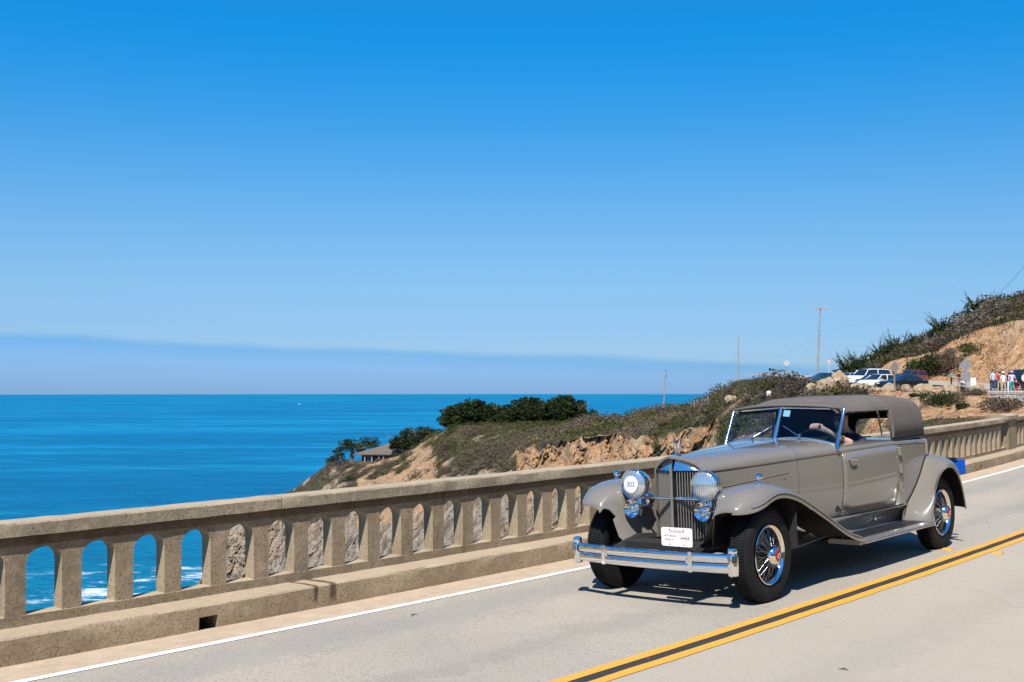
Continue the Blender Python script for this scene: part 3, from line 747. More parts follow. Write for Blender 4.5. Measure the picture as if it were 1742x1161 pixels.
def cypress(px, d, z, w, h, label, n=2200, seed=1, trunks=1, flat=.55, spiky=False, pale=False, lean=0.0, low=.62, group='cypress trees on the headland'):
    """tapered leaning trunks with limbs and flattened foliage plates"""
    rr = random.Random(seed); e = empty('cypress_tree', Vector(((px - 871) / FPX * d, d, z)))
    t = MB(); f = MB(); tips = []
    for k in range(trunks):
        bx = rr.uniform(-.25, .25) * w * (trunks > 1); top = Vector((bx * 1.6 + lean * w + rr.uniform(-.1, .1) * w, rr.uniform(-.1, .1) * w, h * .62))
        base = Vector((bx, 0, -.4)); t.tube([base, base.lerp(top, .5) + Vector((rr.uniform(-.1, .1) * w, 0, 0)), top], [.05 * h, .035 * h, .018 * h], 7)
        for j in range(8):
            a = rr.uniform(0, 6.28); st = base.lerp(top, rr.uniform(.35, 1)); en = Vector((math.cos(a) * w * .38 + bx + lean * w, math.sin(a) * w * .3, h * rr.uniform(.45, .85)))
            t.tube([st, st.lerp(en, .55) + Vector((0, 0, .04 * h)), en], [.018 * h, .011 * h, .005 * h], 5); tips.append(en)
    nb = (26 if low > .5 else 60) if not spiky else 34
    for k in range(nb):
        a = rr.uniform(0, 6.28); rad = math.sqrt(rr.random()) * .46 * w
        top_z = h * (1 - .62 * (rad / (.5 * w)) ** 2)
        zz = top_z * rr.uniform(low if not pale else .72, .96)
        c = (math.cos(a) * rad + lean * w, math.sin(a) * rad * .8, zz)
        s = w * rr.uniform(.10, .17)
        if spiky: c = (c[0] * .8, c[1] * .8, h * (1 - 1.5 * rad / w) * rr.uniform(.12, .78)); s *= .8
        leaf_tris(f, c, s * 1.15, s, s * flat, n // nb, .028 * w if w > 6 else .2, rr, .8)
    if spiky:
        for k in range(34):
            a = rr.uniform(0, 6.28); l = rr.uniform(.40, .80); o0 = Vector((math.cos(a) * w * .12, math.sin(a) * w * .12, h * rr.uniform(.1, .45))); dirv = Vector((math.cos(a) * rr.uniform(.2, 1), math.sin(a) * .6, rr.uniform(.45, 1.2))).normalized()
            for j in range(26):
                p0 = o0 + dirv * (h * l * (j + rr.random()) / 22)
                leaf_tris(f, p0, .12, .12, .12, 2, .17 * (1.2 - j / 30), rr, .2)
    obj('crown', f, M['cypress'] if not spiky else M['shrub_dark'], e, normals=False)
    obj('trunk', t, M['bark'] , e, smooth=60)
    return tag(e, label, 'tree', group)
def brow(px, off=0): st = station(px); return st[4][0] + off, ground_z(px, st[4][0] + off)
for i, (px, w, h, lb) in enumerate(((806, 20, 8.9, 'broad dark cypress nearest the house on the headland ridge, its crown sloping down seaward'),
        (850, 13, 6.4, 'low dark cypress filling the gap between the two broad crowns on the ridge'),
        (893, 17, 8.8, 'tall dark cypress in the middle of the ridge row'),
        (932, 11, 6.4, 'brownish thin cypress between the tall ones on the ridge'),
        (962, 17, 8.3, 'rounded dark cypress at the landward end of the ridge row'))):
    d, z = brow(px, 14 + (i % 2) * 8); cypress(px, d, z, w, h, lb, n=6500, seed=20 + i, trunks=2, low=.12)
d, z = brow(700, 10); cypress(700, d, z - .5, 15, 7.0, 'spreading dark green cypress sheltering the landward side of the house', n=4500, seed=31, trunks=2, low=.15)
d, z = brow(728, 8); cypress(728, d, z - .5, 10, 5.5, 'low cypress hedge-like against the bare slope above the house', n=3000, seed=32, trunks=2, low=.1)
d, z = brow(597, 2); cypress(596, d, z - .6, 11.5, 9.6, 'windswept cypress with pale bare trunks in front of the house', n=1500, seed=33, trunks=3, pale=True, flat=.4)
d, z = brow(576, 6); cypress(574, d, z - .5, 7, 5.0, 'dark squat cypress at the seaward tip of the headland top', n=2500, seed=34, low=.15)
d, z = brow(632, 40); cypress(628, d, z + 1.0, 11, 8.5, 'flat-topped cypress standing behind the house roof', n=1600, seed=35)
for i, (px, u, w, h, lb) in enumerate(((1446, 6.0, 6.0, 3.6, 'spiky young cypress lowest on the hillside, behind the parked cars'),
        (1461, 6.2, 5, 4.2, 'spiky young cypress second up the hillside from the parked cars'),
        (1505, 6.6, 7.5, 4.2, 'dense spiky young cypress on the hillside above the white van'),
        (1528, 6.7, 7.0, 4.4, 'spiky young cypress in the middle of the hillside skyline'),
        (1562, 6.75, 5, 3.4, 'small spiky cypress on the hillside skyline between two taller ones'),
        (1605, 6.8, 6.5, 4.4, 'tall feathery young cypress on the steep skyline above the cutting'),
        (1668, 6.85, 8.0, 3.6, 'wide feathery young cypress highest on the skyline'))):
    p, _ = land_pt(px, u); cypress(px, p.y, p.z - .3, w, h, lb, n=1300, seed=50 + i, spiky=True, group='young cypresses on the hillside')
# ------------------------------------------------------------------ the vintage car (local x to its rear, y to its right, z up; front axle at x = 0)
S1, NCAR, WB = 8.5574, 5.00661 + .84, 3.868
O_ = road(S1, NCAR); ux = (road(S1 + WB, NCAR) - O_).normalized()
nn_ = road(S1 + WB / 2, NCAR + 1) - road(S1 + WB / 2, NCAR - .5); uy = (nn_ - ux * nn_.dot(ux)).normalized(); uz = ux.cross(uy)
car = empty('vintage_car')
car.matrix_world = Matrix(((ux.x, uy.x, uz.x, O_.x), (ux.y, uy.y, uz.y, O_.y), (ux.z, uy.z, uz.z, O_.z), (0, 0, 0, 1)))
tag(car, 'taupe grey vintage convertible with chrome grille and raised canvas top driving beside the railing', 'car')
def cpart(name, b, m, parent=None, **kw):
    return obj(name, b, m, parent if parent is not None else car, **kw)
def mirror(rows): return [[(x, -y, z) for x, y, z in r] for r in rows]
hw0 = spl([-.3, -.1, .3, .7, 1.2, 1.7, 2.2, 2.8, 3.4, 3.9], [.215, .255, .335, .42, .52, .635, .70, .728, .712, .655])
def hw(x):
    if x <= 3.9: return hw0(x)
    t = min(1., (x - 3.9) / .34); return lerp(.655, .62, t) * (1 - t ** 4.2) ** (1 / 3.2)
zb = spl([-.1, .1, .63, 1.19, 1.89, 2.93, 4.24], [1.098, 1.104, 1.125, 1.149, 1.181, 1.205, 1.178])
zc = spl([-.1, .3, .8, 1.2, 1.7, 2.2], [1.236, 1.252, 1.272, 1.288, 1.309, 1.33])
zt = spl([1.6, 1.75, 2.2, 2.9, 3.6, 4.24], [1.252, 1.258, 1.268, 1.268, 1.252, 1.232])
def side_y(x, z):
    w = hw(x)
    if z < .88: return max(.01, w - .075 * ((.88 - z) / .38) ** 2)
    return max(.01, w - .012 * ((z - .88) / .3) ** 2)
def side_pts(x, z0):
    b_ = zb(x); return [(side_y(x, lerp(z0, b_ - .016, k / 7)), lerp(z0, b_ - .016, k / 7)) for k in range(8)]
def arch_pts(x, top, amax=90, n=12):
    """bead at the crease then rounded shoulder"""
    b_, w = zb(x), side_y(x, zb(x)); out = [(w + .006, b_ - .013), (w + .012, b_ - .004), (w + .010, b_ + .006)]
    e_ = lerp(1.75, 2.5, smooth01((x + .06) / .9))
    for k in range(1, n + 1):
        a = R(amax) * k / n; out.append(((w + .010) * max(0, math.cos(a)) ** (2 / e_), b_ + .006 + (top - b_ - .006) * math.sin(a) ** (2 / e_)))
    return out
def full_section(x, z0, top):
    h = side_pts(x, z0) + arch_pts(x, top)
    return [(x, y, z) for y, z in h] + [(x, -y, z) for y, z in h[-2::-1]]
# bonnet (from behind the radiator shell to the cowl seam) and cowl
def rowsx(x0, x1, n): return [x0 + (x1 - x0) * i / n for i in range(n + 1)]
b = MB(); b.grid([full_section(x, lerp(.60, .56, (x + .06) / 1.25), zc(x)) for x in rowsx(-.06, 1.182, 26)]); hood = cpart('bonnet', b, M['paint'], smooth=50)
b = MB(); rows = []
for x in rowsx(1.186, 1.80, 12):
    rows.append(full_section(x, .535, zc(x)))
b.grid(rows); cowl = cpart('cowl', b, M['paint'], smooth=50)
# thin seam, centre hinge and side panel bead of the bonnet
for sgn in (-1, 1):
    b = MB(); pts = []
    for x in rowsx(.02, 1.05, 14): pts.append((x, sgn * (side_y(x, lerp(.94, 1.02, (x - .02) / 1.03)) + .002), lerp(.935, 1.02, (x - .02) / 1.03)))
    pts = [(.02, sgn * (side_y(.02, .7) + .002), .70)] + pts
    b.tube(pts, .0030, 6); cpart('panel_bead', b, M['paint'], hood, smooth=60)
    for (x0, zz) in ((.16, .90), (.46, .92), (.76, .945), (1.0, .965)):
        b = MB(); b.box((x0, sgn * (side_y(x0, zz) + .0002), zz), (.035, .0012, .0018)); cpart('vent_slot', b, M['black'], hood)
    b = MB(); b.tube([(-.02, sgn * .02, zc(-.02) + .001), (.6, sgn * .02, zc(.6) + .001), (1.18, sgn * .02, zc(1.18) + .001)], .003, 5) if sgn > 0 else None
    if sgn > 0: cpart('hinge_rod', b, M['paint'], hood)
# tub: sides behind the cowl round the tail, open above
xs_t = rowsx(1.80, 3.88, 30) + [3.94, 4.0, 4.06, 4.11, 4.15, 4.18, 4.205, 4.225, 4.236]
for sgn, nm in ((1, 'body_side'), (-1, 'body_side')):
    b = MB(); rows = []
    for x in xs_t:
        z0 = .535 if x < 3.2 else lerp(.535, .62, smooth01((x - 3.2) / .8))
        pts = side_pts(x, z0) + arch_pts(x, zt(x), 62, 8)
        w = pts[-1][0]; pts += [(max(.0, w - .02), zt(x) - .004), (max(0, w - .03), zt(x) - .05), (max(0., w - .035), .70)]
        rows.append([(x, sgn * y, z) for y, z in pts])
    b.grid(rows); cpart(nm, b, M['paint'], smooth=50)
# doors, proud of the body by a few millimetres, hinged at the rear
for sgn in (-1, 1):
    b = MB(); rows = []; x0, x1 = 1.84, 3.005
    for x in rowsx(x0, x1, 16):
        lowx = .548 if x > 2.0 else lerp(.62, .548, (x - x0) / .16)
        rows.append([(x, sgn * (y + .005), z) for y, z in side_pts(x, lowx)[:]])
    b.grid(rows); door = cpart('door', b, M['paint'], smooth=60)
    s = door.modifiers.new('solid', 'SOLIDIFY'); s.thickness = .006; s.offset = 0
    for xx in (x0 - .006, x1 + .006):
        b = MB(); b.tube([(xx, sgn * (side_y(xx, z) + .0002), z) for z in (.56, .7, .85, 1.0, 1.16)], .0022, 5); cpart('door_gap', b, M['black'], door)
    b = MB(); b.tube([(1.93, sgn * (side_y(1.93, 1.095)), 1.095), (1.93, sgn * (side_y(1.93, 1.095) + .045), 1.095)], .011, 8)
    b.tube([(1.915, sgn * (side_y(1.93, 1.095) + .045), 1.097), (1.97, sgn * (side_y(1.97, 1.095) + .052), 1.094), (2.035, sgn * (side_y(2.03, 1.095) + .044), 1.088)], [.012, .010, .008], 8)
    cpart('handle', b, M['chrome'], door, smooth=60)
    for zz in (1.115, .93, .745):
        b = MB(); y0 = side_y(3.05, zz) + .012
        b.add([(3.02, sgn * (y0 - .03), zz - .045), (3.09, sgn * (y0 - .03), zz - .045), (3.09, sgn * (y0 + .022), zz - .045), (3.02, sgn * (y0 + .022), zz - .045),
               (3.03, sgn * (y0 - .03), zz + .045), (3.08, sgn * (y0 - .03), zz + .045), (3.08, sgn * (y0 + .010), zz + .045), (3.03, sgn * (y0 + .010), zz + .045)],
              [(0, 1, 2, 3), (4, 5, 6, 7), (0, 1, 5, 4), (1, 2, 6, 5), (2, 3, 7, 6), (3, 0, 4, 7)])
        cpart('hinge', b, M['paint'], door, bevel=.006)
# sill moulding and splash apron down to the running board
for sgn in (-1, 1):
    b = MB(); pts = [(x, sgn * (side_y(x, .54) + .003), .537) for x in rowsx(1.45, 3.25, 16)]
    b.tube(pts, .007, 6); cpart('sill_gap', b, M['black'])
    b = MB(); rows = []
    for x in rowsx(1.15, 3.5, 18):
        y0 = side_y(x, .535); rows.append([(x, sgn * (y0 - .004), .560), (x, sgn * (y0 + .010), .525), (x, sgn * lerp(y0, .56, .45), .47), (x, sgn * lerp(y0, .56, .9), .40), (x, sgn * .575, .362), (x, sgn * .63, .350)])
    b.grid(rows); cpart('splash_apron', b, M['paint'], smooth=60)
# radiator shell with V front and upright shutters
ZR0, ZS = .50, 1.075
def shell_prof(off, n=14):
    W_ = .274 - off; ZS_ = 1.094 - off * .6
    pts = [(W_, ZR0), (W_, .7), (W_, .9), (W_, ZS_)]
    for k in range(1, n + 1):
        a = math.pi / 2 * k / n; pts.append((W_ * max(0, math.cos(a)) ** (2 / 1.75), ZS_ + (1.241 - off * 1.1 - ZS_) * math.sin(a) ** (2 / 1.75)))
    return pts + [(-y, z) for y, z in pts[-2::-1]]
def vx(y): return -.205 + .125 * abs(y) / .255
b = MB(); o_, i_ = shell_prof(0), shell_prof(.024)
b.grid([[(-.05, y, z) for y, z in o_], [(vx(y) + .03, y, z) for y, z in o_], [(vx(y), y * .985, z - .004) for y, z in o_], [(vx(y) + .002, y, z) for y, z in i_], [(vx(y) + .05, y, z) for y, z in i_]])
shell = cpart('radiator_shell', b, M['paint'], smooth=45)
b = MB(); b.box((-.206, 0, .82), (.010, .011, .33)); cpart('centre_rib', b, M['paint'], shell, bevel=.004)
# chrome lintel over the shutters
for sgn in (-1, 1):
    b = MB(); rows = []
    for k in range(11):
        y = .012 + .225 * k / 10; zz = np.interp(y, [p[0] for p in i_[:18]][::-1], [p[1] for p in i_[:18]][::-1])
        zl = 1.108; rows.append([(vx(y) + .012, sgn * y, zl), (vx(y) + .018, sgn * y, zl + .012), (vx(y) + .055, sgn * y, max(zl + .014, float(zz)))])
    b.grid(rows); cpart('lintel', b, M['chrome'], shell, smooth=60)
    for k in range(10):
        y = .030 + .0215 * k; b = MB(); a = math.atan2(.125, .255)
        rot = Matrix.Rotation(-sgn * R(26), 3, 'Z')
        b.box((vx(y) + .030, sgn * y, .80), (.0048, .0034, .305), rot); cpart('shutter', b, M['grille_bar'], shell, bevel=.002)
b = MB(); b.add([(-.10, 0, .50), (-.10, 0, 1.2), (-.02, .24, .50), (-.02, .24, 1.12), (-.02, -.24, .50), (-.02, -.24, 1.12)], [(0, 1, 3, 2), (0, 4, 5, 1)]); cpart('radiator_core', b, M['black'], shell)
# mascot: small plain chrome bird with raised wings on a cap
b = MB(); b.lathe([(1.238, .0), (1.238, .047), (1.247, .046), (1.252, .030), (1.262, .014), (1.264, 0)], (-.10, 0, 0), 'z', 20)
mc = cpart('mascot', b, M['chrome'], smooth=40)
b = MB(); b.tube([(-.095, 0, 1.258), (-.10, 0, 1.29), (-.122, 0, 1.325), (-.132, 0, 1.352), (-.150, 0, 1.366), (-.172, 0, 1.360)], [.010, .016, .015, .010, .009, .003], 8)
cpart('bird', b, M['chrome'], mc, smooth=60)
for sgn in (-1, 1):
    b = MB(); b.add([(-.118, sgn * .008, 1.315), (-.085, sgn * .012, 1.300), (-.074, sgn * .026, 1.385), (-.086, sgn * .030, 1.402), (-.105, sgn * .022, 1.365)], [(0, 1, 2, 3, 4)])
    o = cpart('wing', b, M['chrome'], mc); o.modifiers.new('s', 'SOLIDIFY').thickness = .005
# front wings
CR = spl([-.50, -.42, -.30, -.15, 0, .2, .45, .7, .95, 1.2, 1.45, 1.62], [.80, .885, .955, .993, 1.003, .985, .915, .805, .672, .54, .43, .365])
LP = spl([-.50, -.42, -.27, -.12, .02, .2, .4, .65, .94, 1.2, 1.4, 1.62], [.785, .784, .812, .862, .884, .868, .815, .715, .588, .468, .392, .335])
for sgn in (-1, 1):
    b = MB(); rows = []
    for x in rowsx(-.50, 1.62, 44):
        C_, L_ = CR(x), LP(x); t = smooth01((x + .5) / .28); yo = .935 - .15 * max(0., 1 - (x + .5) / .34) ** 2; yi = lerp(.60, .50, smooth01((x + .5) / .35)); yi = lerp(yi, .60, smooth01((x - .9) / .7))
        ym = .74; row = [(x + .02, yi - .10 * (1 - smooth01((x - 1.0) / .4)), C_ - .30 * (1 - smooth01((x - .8) / .6)) - .03)] if False else []
        dk = smooth01((x + .49) / .30) * (1 - smooth01((x - .45) / .7)); drop = .012 + (max(.0, C_ - .52)) * dk
        row += [(x, yi - .015 - .09 * dk, C_ - .05 - drop), (x, yi - .012 - .05 * dk, C_ - .05 - drop * .75), (x, yi - .008 - .015 * dk, C_ - .05 - drop * .35), (x, yi, C_ - .035)]
        for k in range(1, 6):
            t2 = k / 6; row.append((x, lerp(yi, ym, t2), C_ - .035 * (1 - t2) ** 2))
        for k in range(0, 8):
            a = k / 7 * math.pi / 2; row.append((x - (0 if x > -.45 else 0), ym + (yo - ym) * math.sin(a), L_ + .012 + (C_ - L_ - .012) * math.cos(a) ** .9))
        row += [(x, yo + .004, L_ + .004), (x, yo + .002, L_ - .006), (x, yo - .012, L_ - .006)]
        rows.append([(px_, sgn * py_, pz_) for px_, py_, pz_ in row])
    b.grid(rows); fw = cpart('front_wing', b, [M['paint'], M['underside']], smooth=60); sd = fw.modifiers.new('s', 'SOLIDIFY'); sd.thickness = .008; sd.offset = -1; sd.material_offset = 1
    b = MB(); b.tube([(x, sgn * (.936 - .15 * max(0., 1 - (x + .5) / .34) ** 2), LP(x) + .038) for x in rowsx(-.36, 1.58, 30)], .007, 6); cpart('wing_bead', b, M['paint'], fw, smooth=70)
    # inner valance between wing and frame, and dark wheel well
    b = MB(); rows = []
    for x in rowsx(-.42, .75, 10):
        zt_ = CR(x) - .26; rows.append([(x, sgn * .50, max(.5, zt_ + .05)), (x, sgn * .44, max(.46, zt_ - .10)), (x, sgn * .36, .47), (x, sgn * .33, .42)])
    b.grid(rows); cpart('valance', b, M['paint'], fw, smooth=60)
    b = MB(); b.add([(.38, sgn * .50, .30), (.38, sgn * .90, .42), (.38, sgn * .90, .80), (.38, sgn * .50, .88), (1.1, sgn * .52, .30), (1.1, sgn * .90, .47), (1.1, sgn * .52, .56)], [(0, 1, 2, 3), (0, 4, 5, 1)]); cpart('wheel_well', b, M['underside'], fw)
    b = MB(); b.lathe([(0, .0), (.010, .020), (.03, .030), (.06, .028), (.085, .012), (.09, 0)], (0, 0, 0), 'x', 16)
    for i, v in enumerate(b.v): b.v[i] = (v[0] - .03, v[1] + sgn * .755, v[2] + 1.058)
    b.tube([(0.0, sgn * .755, 1.0), (0.005, sgn * .755, 1.035)], [.018, .010], 8); cpart('side_lamp', b, M['chrome'], fw, smooth=50)
# running boards
for sgn in (-1, 1):
    b = MB(); prof = [(.60, .352), (.905, .352), (.928, .343), (.934, .325), (.928, .305), (.60, .305)]
    b.grid([[(x, sgn * y, z) for y, z in prof] for x in (1.56, 2.2, 2.9, 3.39)], closed=True, cap=True); rb = cpart('running_board', b, M['paint'], smooth=30)
    b = MB(); b.box((2.50, sgn * .735, .3555), (.90, .125, .0035)); cpart('tread_mat', b, M['runboard'], rb)
    for k in range(9):
        y = .625 + .0275 * k; b = MB(); b.box((2.50, sgn * y, .3605), (.895, .0035, .0022)); cpart('tread_rib', b, M['runboard'] if k % 4 else M['chrome'], rb)
    for zz in (.338, .318):
        b = MB(); b.tube([(1.66, sgn * .934, zz), (3.39, sgn * .934, zz)], .007, 8); cpart('edge_strip', b, M['chrome'], rb, smooth=60)
    b = MB(); b.tube([(2.62, sgn * .57, .43), (2.62, sgn * .62, .43)], [.020, .022], 12); cpart('filler_knob', b, M['chrome'], rb, smooth=60)
# rear wings: quarter-round sweep from the body line to the lip
IN = [(3.22, .36), (3.26, .44), (3.36, .55), (3.52, .70), (3.74, .875), (3.96, 1.012), (4.14, 1.005), (4.28, .90), (4.37, .72), (4.42, .54), (4.44, .42)]
OU = [(3.345, .335), (3.36, .44), (3.40, .585), (3.50, .75), (3.66, .865), (3.85, .905), (4.03, .875), (4.17, .765), (4.26, .62), (4.315, .48), (4.335, .40)]
tt = list(range(11)); ix, iz, ox, oz = (spl(tt, [p[k] for p in lst]) for lst, k in ((IN, 0), (IN, 1), (OU, 0), (OU, 1)))
for sgn in (-1, 1):
    b = MB(); rows = []
    for i in range(41):
        t = i / 4; row = []
        x0, z0, x1, z1 = ix(t), iz(t), ox(t), oz(t)
        yb = side_y(min(x0, 4.05), max(.55, z0)) - .02
        for k in range(13):
            a = k / 12 * math.pi / 2; w = 1 - math.cos(a) ** .85
            row.append((lerp(x0, x1, w), sgn * lerp(yb, .935, math.sin(a)), lerp(z0, z1, w)))
        row += [(x1 + (x1 - 3.9) * -.02, sgn * .939, z1 + (z1 - .4) * -.02), (x1 - (x1 - 3.9) * .03, sgn * .925, z1 - (z1 - .35) * .03)]
        rows.append(row)
    b.grid(rows); rw = cpart('rear_wing', b, [M['paint'], M['underside']], smooth=60); sd = rw.modifiers.new('s', 'SOLIDIFY'); sd.thickness = .008; sd.offset = -1; sd.material_offset = 1
    b = MB(); b.tube([(ix(i / 4) - .004, sgn * (side_y(min(ix(i / 4), 4.05), max(.55, iz(i / 4))) + .004), iz(i / 4) + .002) for i in range(3, 24)], .006, 5); cpart('wing_piping', b, M['black'], rw)
    b = MB(); b.add([(3.45, sgn * .62, .35), (3.62, sgn * .62, .78), (3.92, sgn * .62, .90), (4.2, sgn * .62, .80), (4.36, sgn * .62, .45), (3.45, sgn * .58, .25), (4.36, sgn * .58, .25)], [(0, 1, 2, 3, 4, 6, 5)]); cpart('wheel_well', b, M['underside'], rw)
    b = MB(); b.lathe([(-.06, 0), (-.05, .03), (0, .045), (.03, .045), (.04, .03), (.045, 0)], (4.50, sgn * .80, .585), 'x', 18); b.tube([(4.36, sgn * .80, .56), (4.48, sgn * .80, .58)], .014, 8); cpart('tail_lamp', b, M['chrome'], rw, smooth=50)
    b = MB(); b.lathe([(.046, 0), (.044, .032), (.040, .034)], (4.50, sgn * .80, .585), 'x', 18); cpart('tail_lens', b, M['red_enamel'], rw, smooth=50)
# rear plate and its bracket
b = MB(); b.box((4.60, -.70, .855), (.004, .15, .085), Matrix.Rotation(R(0), 3, 'Z')); rp = cpart('rear_plate', b, M['blue_plate'], bevel=.003)
b = MB(); b.tube([(4.30, -.66, .80), (4.56, -.70, .80), (4.597, -.70, .86)], .012, 8); b.box((4.594, -.70, .945), (.012, .07, .016)); cpart('plate_bracket', b, M['chrome'], rp, smooth=40)
# wheels
def wheel_parts():
    t = MB(); prof = [(.07, .248), (.086, .285), (.092, .335), (.088, .37), (.070, .394), (.062, .402), (-.062, .402), (-.070, .394), (-.088, .37), (-.092, .335), (-.086, .285), (-.07, .248)]
    t.lathe([(-a, r) for a, r in prof], axis='y', n=64)
    tr_ = MB()
    for k in range(96):
        a = 2 * math.pi * k / 96
        for j, yy in enumerate((-.048, 0.0, .048)):
            rot = Matrix.Rotation(a + (.045 if j % 2 else 0), 3, 'Y'); c = rot @ Vector((0, yy, .404)); tr_.box(c, (.0095, .019, .0035), rot)
    rm_ = MB(); rm_.lathe([(-.078, .246), (-.088, .254), (-.092, .248), (-.086, .232), (-.064, .224)], axis='y', n=64)
    br_ = MB(); br_.lathe([(-.064, .224), (-.03, .205), (.03, .205), (.06, .235), (.07, .262)], axis='y', n=64)
    sp_ = MB()
    for k in range(26):
        a = 2 * math.pi * k / 26; off = .30 * (1 if k % 2 else -1)
        for (yh, rh, yr) in ((-.10, .062, -.045),) + (((-.02, .075, -.045),) if k % 2 else ()):
            p0 = Vector((math.cos(a + off) * rh, yh, math.sin(a + off) * rh)); p1 = Vector((math.cos(a) * .222, yr, math.sin(a) * .222)); sp_.tube([p0, p1], .0024, 5, cap=False)
    hb = MB(); hb.lathe([(.05, .085), (-.02, .085), (-.05, .070), (-.10, .066), (-.112, .078), (-.118, .082), (-.150, .074), (-.162, .058), (-.164, .052)], axis='y', n=36)
    en = MB(); en.lathe([(-.160, .054), (-.166, .050), (-.170, .030), (-.1715, 0)], axis='y', n=28)
    er = MB(); er.lathe([(-.1705, .026), (-.173, .024), (-.173, .014), (-.1705, .012)], axis='y', n=24)
    dr = MB(); dr.lathe([(-.01, .0), (-.01, .18), (.03, .20), (.09, .20), (.09, 0)], axis='y', n=32)
    return [('wheel', t, 'rubber', 60), ('tread', tr_, 'rubber', None), ('rim', rm_, 'chrome', 50), ('rim_well', br_, 'black', 50), ('spokes', sp_, 'steel', 80), ('hub', hb, 'chrome', 45), ('emblem', en, 'red_enamel', 60), ('emblem_ring', er, 'chrome', 60), ('brake_drum', dr, 'black', 40)]
wp = [(n_, b_.mesh(n_), m_, s_) for n_, b_, m_, s_ in wheel_parts()]
for n_, me_, m_, s_ in wp:
    me_.materials.append(M[m_]); fix_normals(me_)
    if s_: me_.polygons.foreach_set('use_smooth', [True] * len(me_.polygons)); me_.set_sharp_from_angle(angle=R(s_))
for wx_ in (0, WB):
    for sgn in (-1, 1):
        root = None
        for n_, me_, m_, s_ in wp:
            o = bpy.data.objects.new(n_, me_); COL.objects.link(o); o.parent = car if root is None else root
            if root is None:
                root = o; o.location = (wx_, sgn * .75, .400); o.rotation_euler = (0, random.uniform(0, 6), 0 if sgn < 0 else math.pi)
# headlamps, horns and the bar between
for sgn in (-1, 1):
    b = MB(); b.lathe([(-.26, .128), (-.268, .133), (-.262, .138), (-.245, .136), (-.22, .133), (-.15, .112), (-.08, .078), (-.03, .038), (-.015, 0)], (0, sgn * .375, .985), 'x', 40)
    hl = cpart('headlamp', b, M['chrome'], smooth=50)
    b = MB(); b.lathe([(-.255, .129), (-.272, .110), (-.285, .075), (-.291, .035), (-.292, 0)], (0, sgn * .375, .985), 'x', 36); cpart('lens', b, M['lamp_glass'], hl, smooth=70)
    b = MB(); b.tube([(-.17, sgn * .375, .87), (-.16, sgn * .37, .80), (-.10, sgn * .42, .70)], [.022, .018, .03], 10); b.tube([(-.17, sgn * .375, .80), (-.165, sgn * .375, .90)], [.035, .02], 12); cpart('lamp_post', b, M['chrome'], hl, smooth=60)
    b = MB(); b.lathe([(-.300, .078), (-.306, .082), (-.302, .084), (-.29, .080), (-.24, .045), (-.18, .024), (-.05, .016), (.02, .016)], (0, sgn * .372, .772), 'x', 32)
    b.lathe([(-.300, .078), (-.285, .060), (-.25, .035), (-.22, .022), (-.215, 0)], (0, sgn * .372, .772), 'x', 32); hn = cpart('horn', b, M['chrome'], smooth=50)
    b = MB(); b.lathe([(-.25, 0), (-.292, .020), (-.304, .012), (-.306, 0)], (0, sgn * .372, .772), 'x', 16); cpart('horn_cone', b, M['chrome'], hn, smooth=60)
    b = MB(); b.lathe([(0, 0), (.008, .05), (.045, .058), (.085, .05), (.095, 0)], (-.05, sgn * .40, .83), 'x', 24); cpart('horn_motor', b, M['chrome'], hn, smooth=50)
b = MB(); b.tube([(-.16, -.40, .862), (-.175, 0, .862), (-.16, .40, .862)], .014, 10); cpart('lamp_bar', b, M['chrome'], smooth=60)
# competition number on the far headlamp
b = MB(); b.lathe([(-.300, 0), (-.299, .074), (-.294, .076)], (0, .378, .985), 'x', 32); nd = cpart('number_disc', b, M['disc_white'], smooth=40)
def text(name, s, size, mtx, m, parent, extr=.0006, align='CENTER'):
    c = bpy.data.curves.new(name, 'FONT'); c.body = s; c.size = size; c.extrude = extr; c.align_x = align; c.align_y = 'CENTER'
    o = bpy.data.objects.new(name, c); COL.objects.link(o)
    dg = bpy.context.evaluated_depsgraph_get(); me_ = bpy.data.meshes.new_from_object(o.evaluated_get(dg)); bpy.data.objects.remove(o)
    me_.materials.clear(); me_.materials.append(m)
    o = bpy.data.objects.new(name, me_); COL.objects.link(o); o.parent = parent; o.matrix_basis = mtx; return o
# text faces forward (-x): its right is local -y
def tm(x, y, z): return Matrix.Translation((x, y, z)) @ Matrix(((0, 0, -1, 0), (-1, 0, 0, 0), (0, 1, 0, 0), (0, 0, 0, 1)))
text('number', '303', .062, tm(-.3012, .378, .985), M['ink_blue'], nd)
# licence plate standing on the bumper
pl = MB(); ring = []
for (cy, cz, a0) in ((.135, .060, 0), (-.135, .060, 90), (-.135, -.060, 180), (.135, -.060, 270)):
    for k in range(5): a = R(a0 + 90 * k / 4); ring.append((cy + .018 * math.cos(a), cz + .018 * math.sin(a)))
n = len(ring); pl.add([(-.642, -.325 + y, .590 + z) for y, z in ring] + [(-.638, -.325 + y, .590 + z) for y, z in ring], [tuple(range(n)), tuple(range(n, 2 * n))[::-1]] + [(i, (i + 1) % n, n + (i + 1) % n, n + i) for i in range(n)])
plate = cpart('licence_plate', pl, M['white_plate'])
PX = -.6428
text('lettering', 'CALIFORNIA', .027, tm(PX, -.325, .636), M['plate_ink'], plate)
text('lettering', 'HISTORICAL', .022, tm(PX, -.262, .598), M['plate_ink'], plate)
text('lettering', 'VEHICLE', .022, tm(PX, -.247, .566), M['plate_ink'], plate)
text('lettering', '4468', .046, tm(PX, -.408, .583), M['plate_ink'], plate)
for yy in (-.255, -.395):
    for zz in (.652, .528):
        b = MB(); b.lathe([(0, .006), (-.003, .004), (-.003, 0)], (PX, yy, zz), 'x', 10); cpart('bolt', b, M['black'], plate)
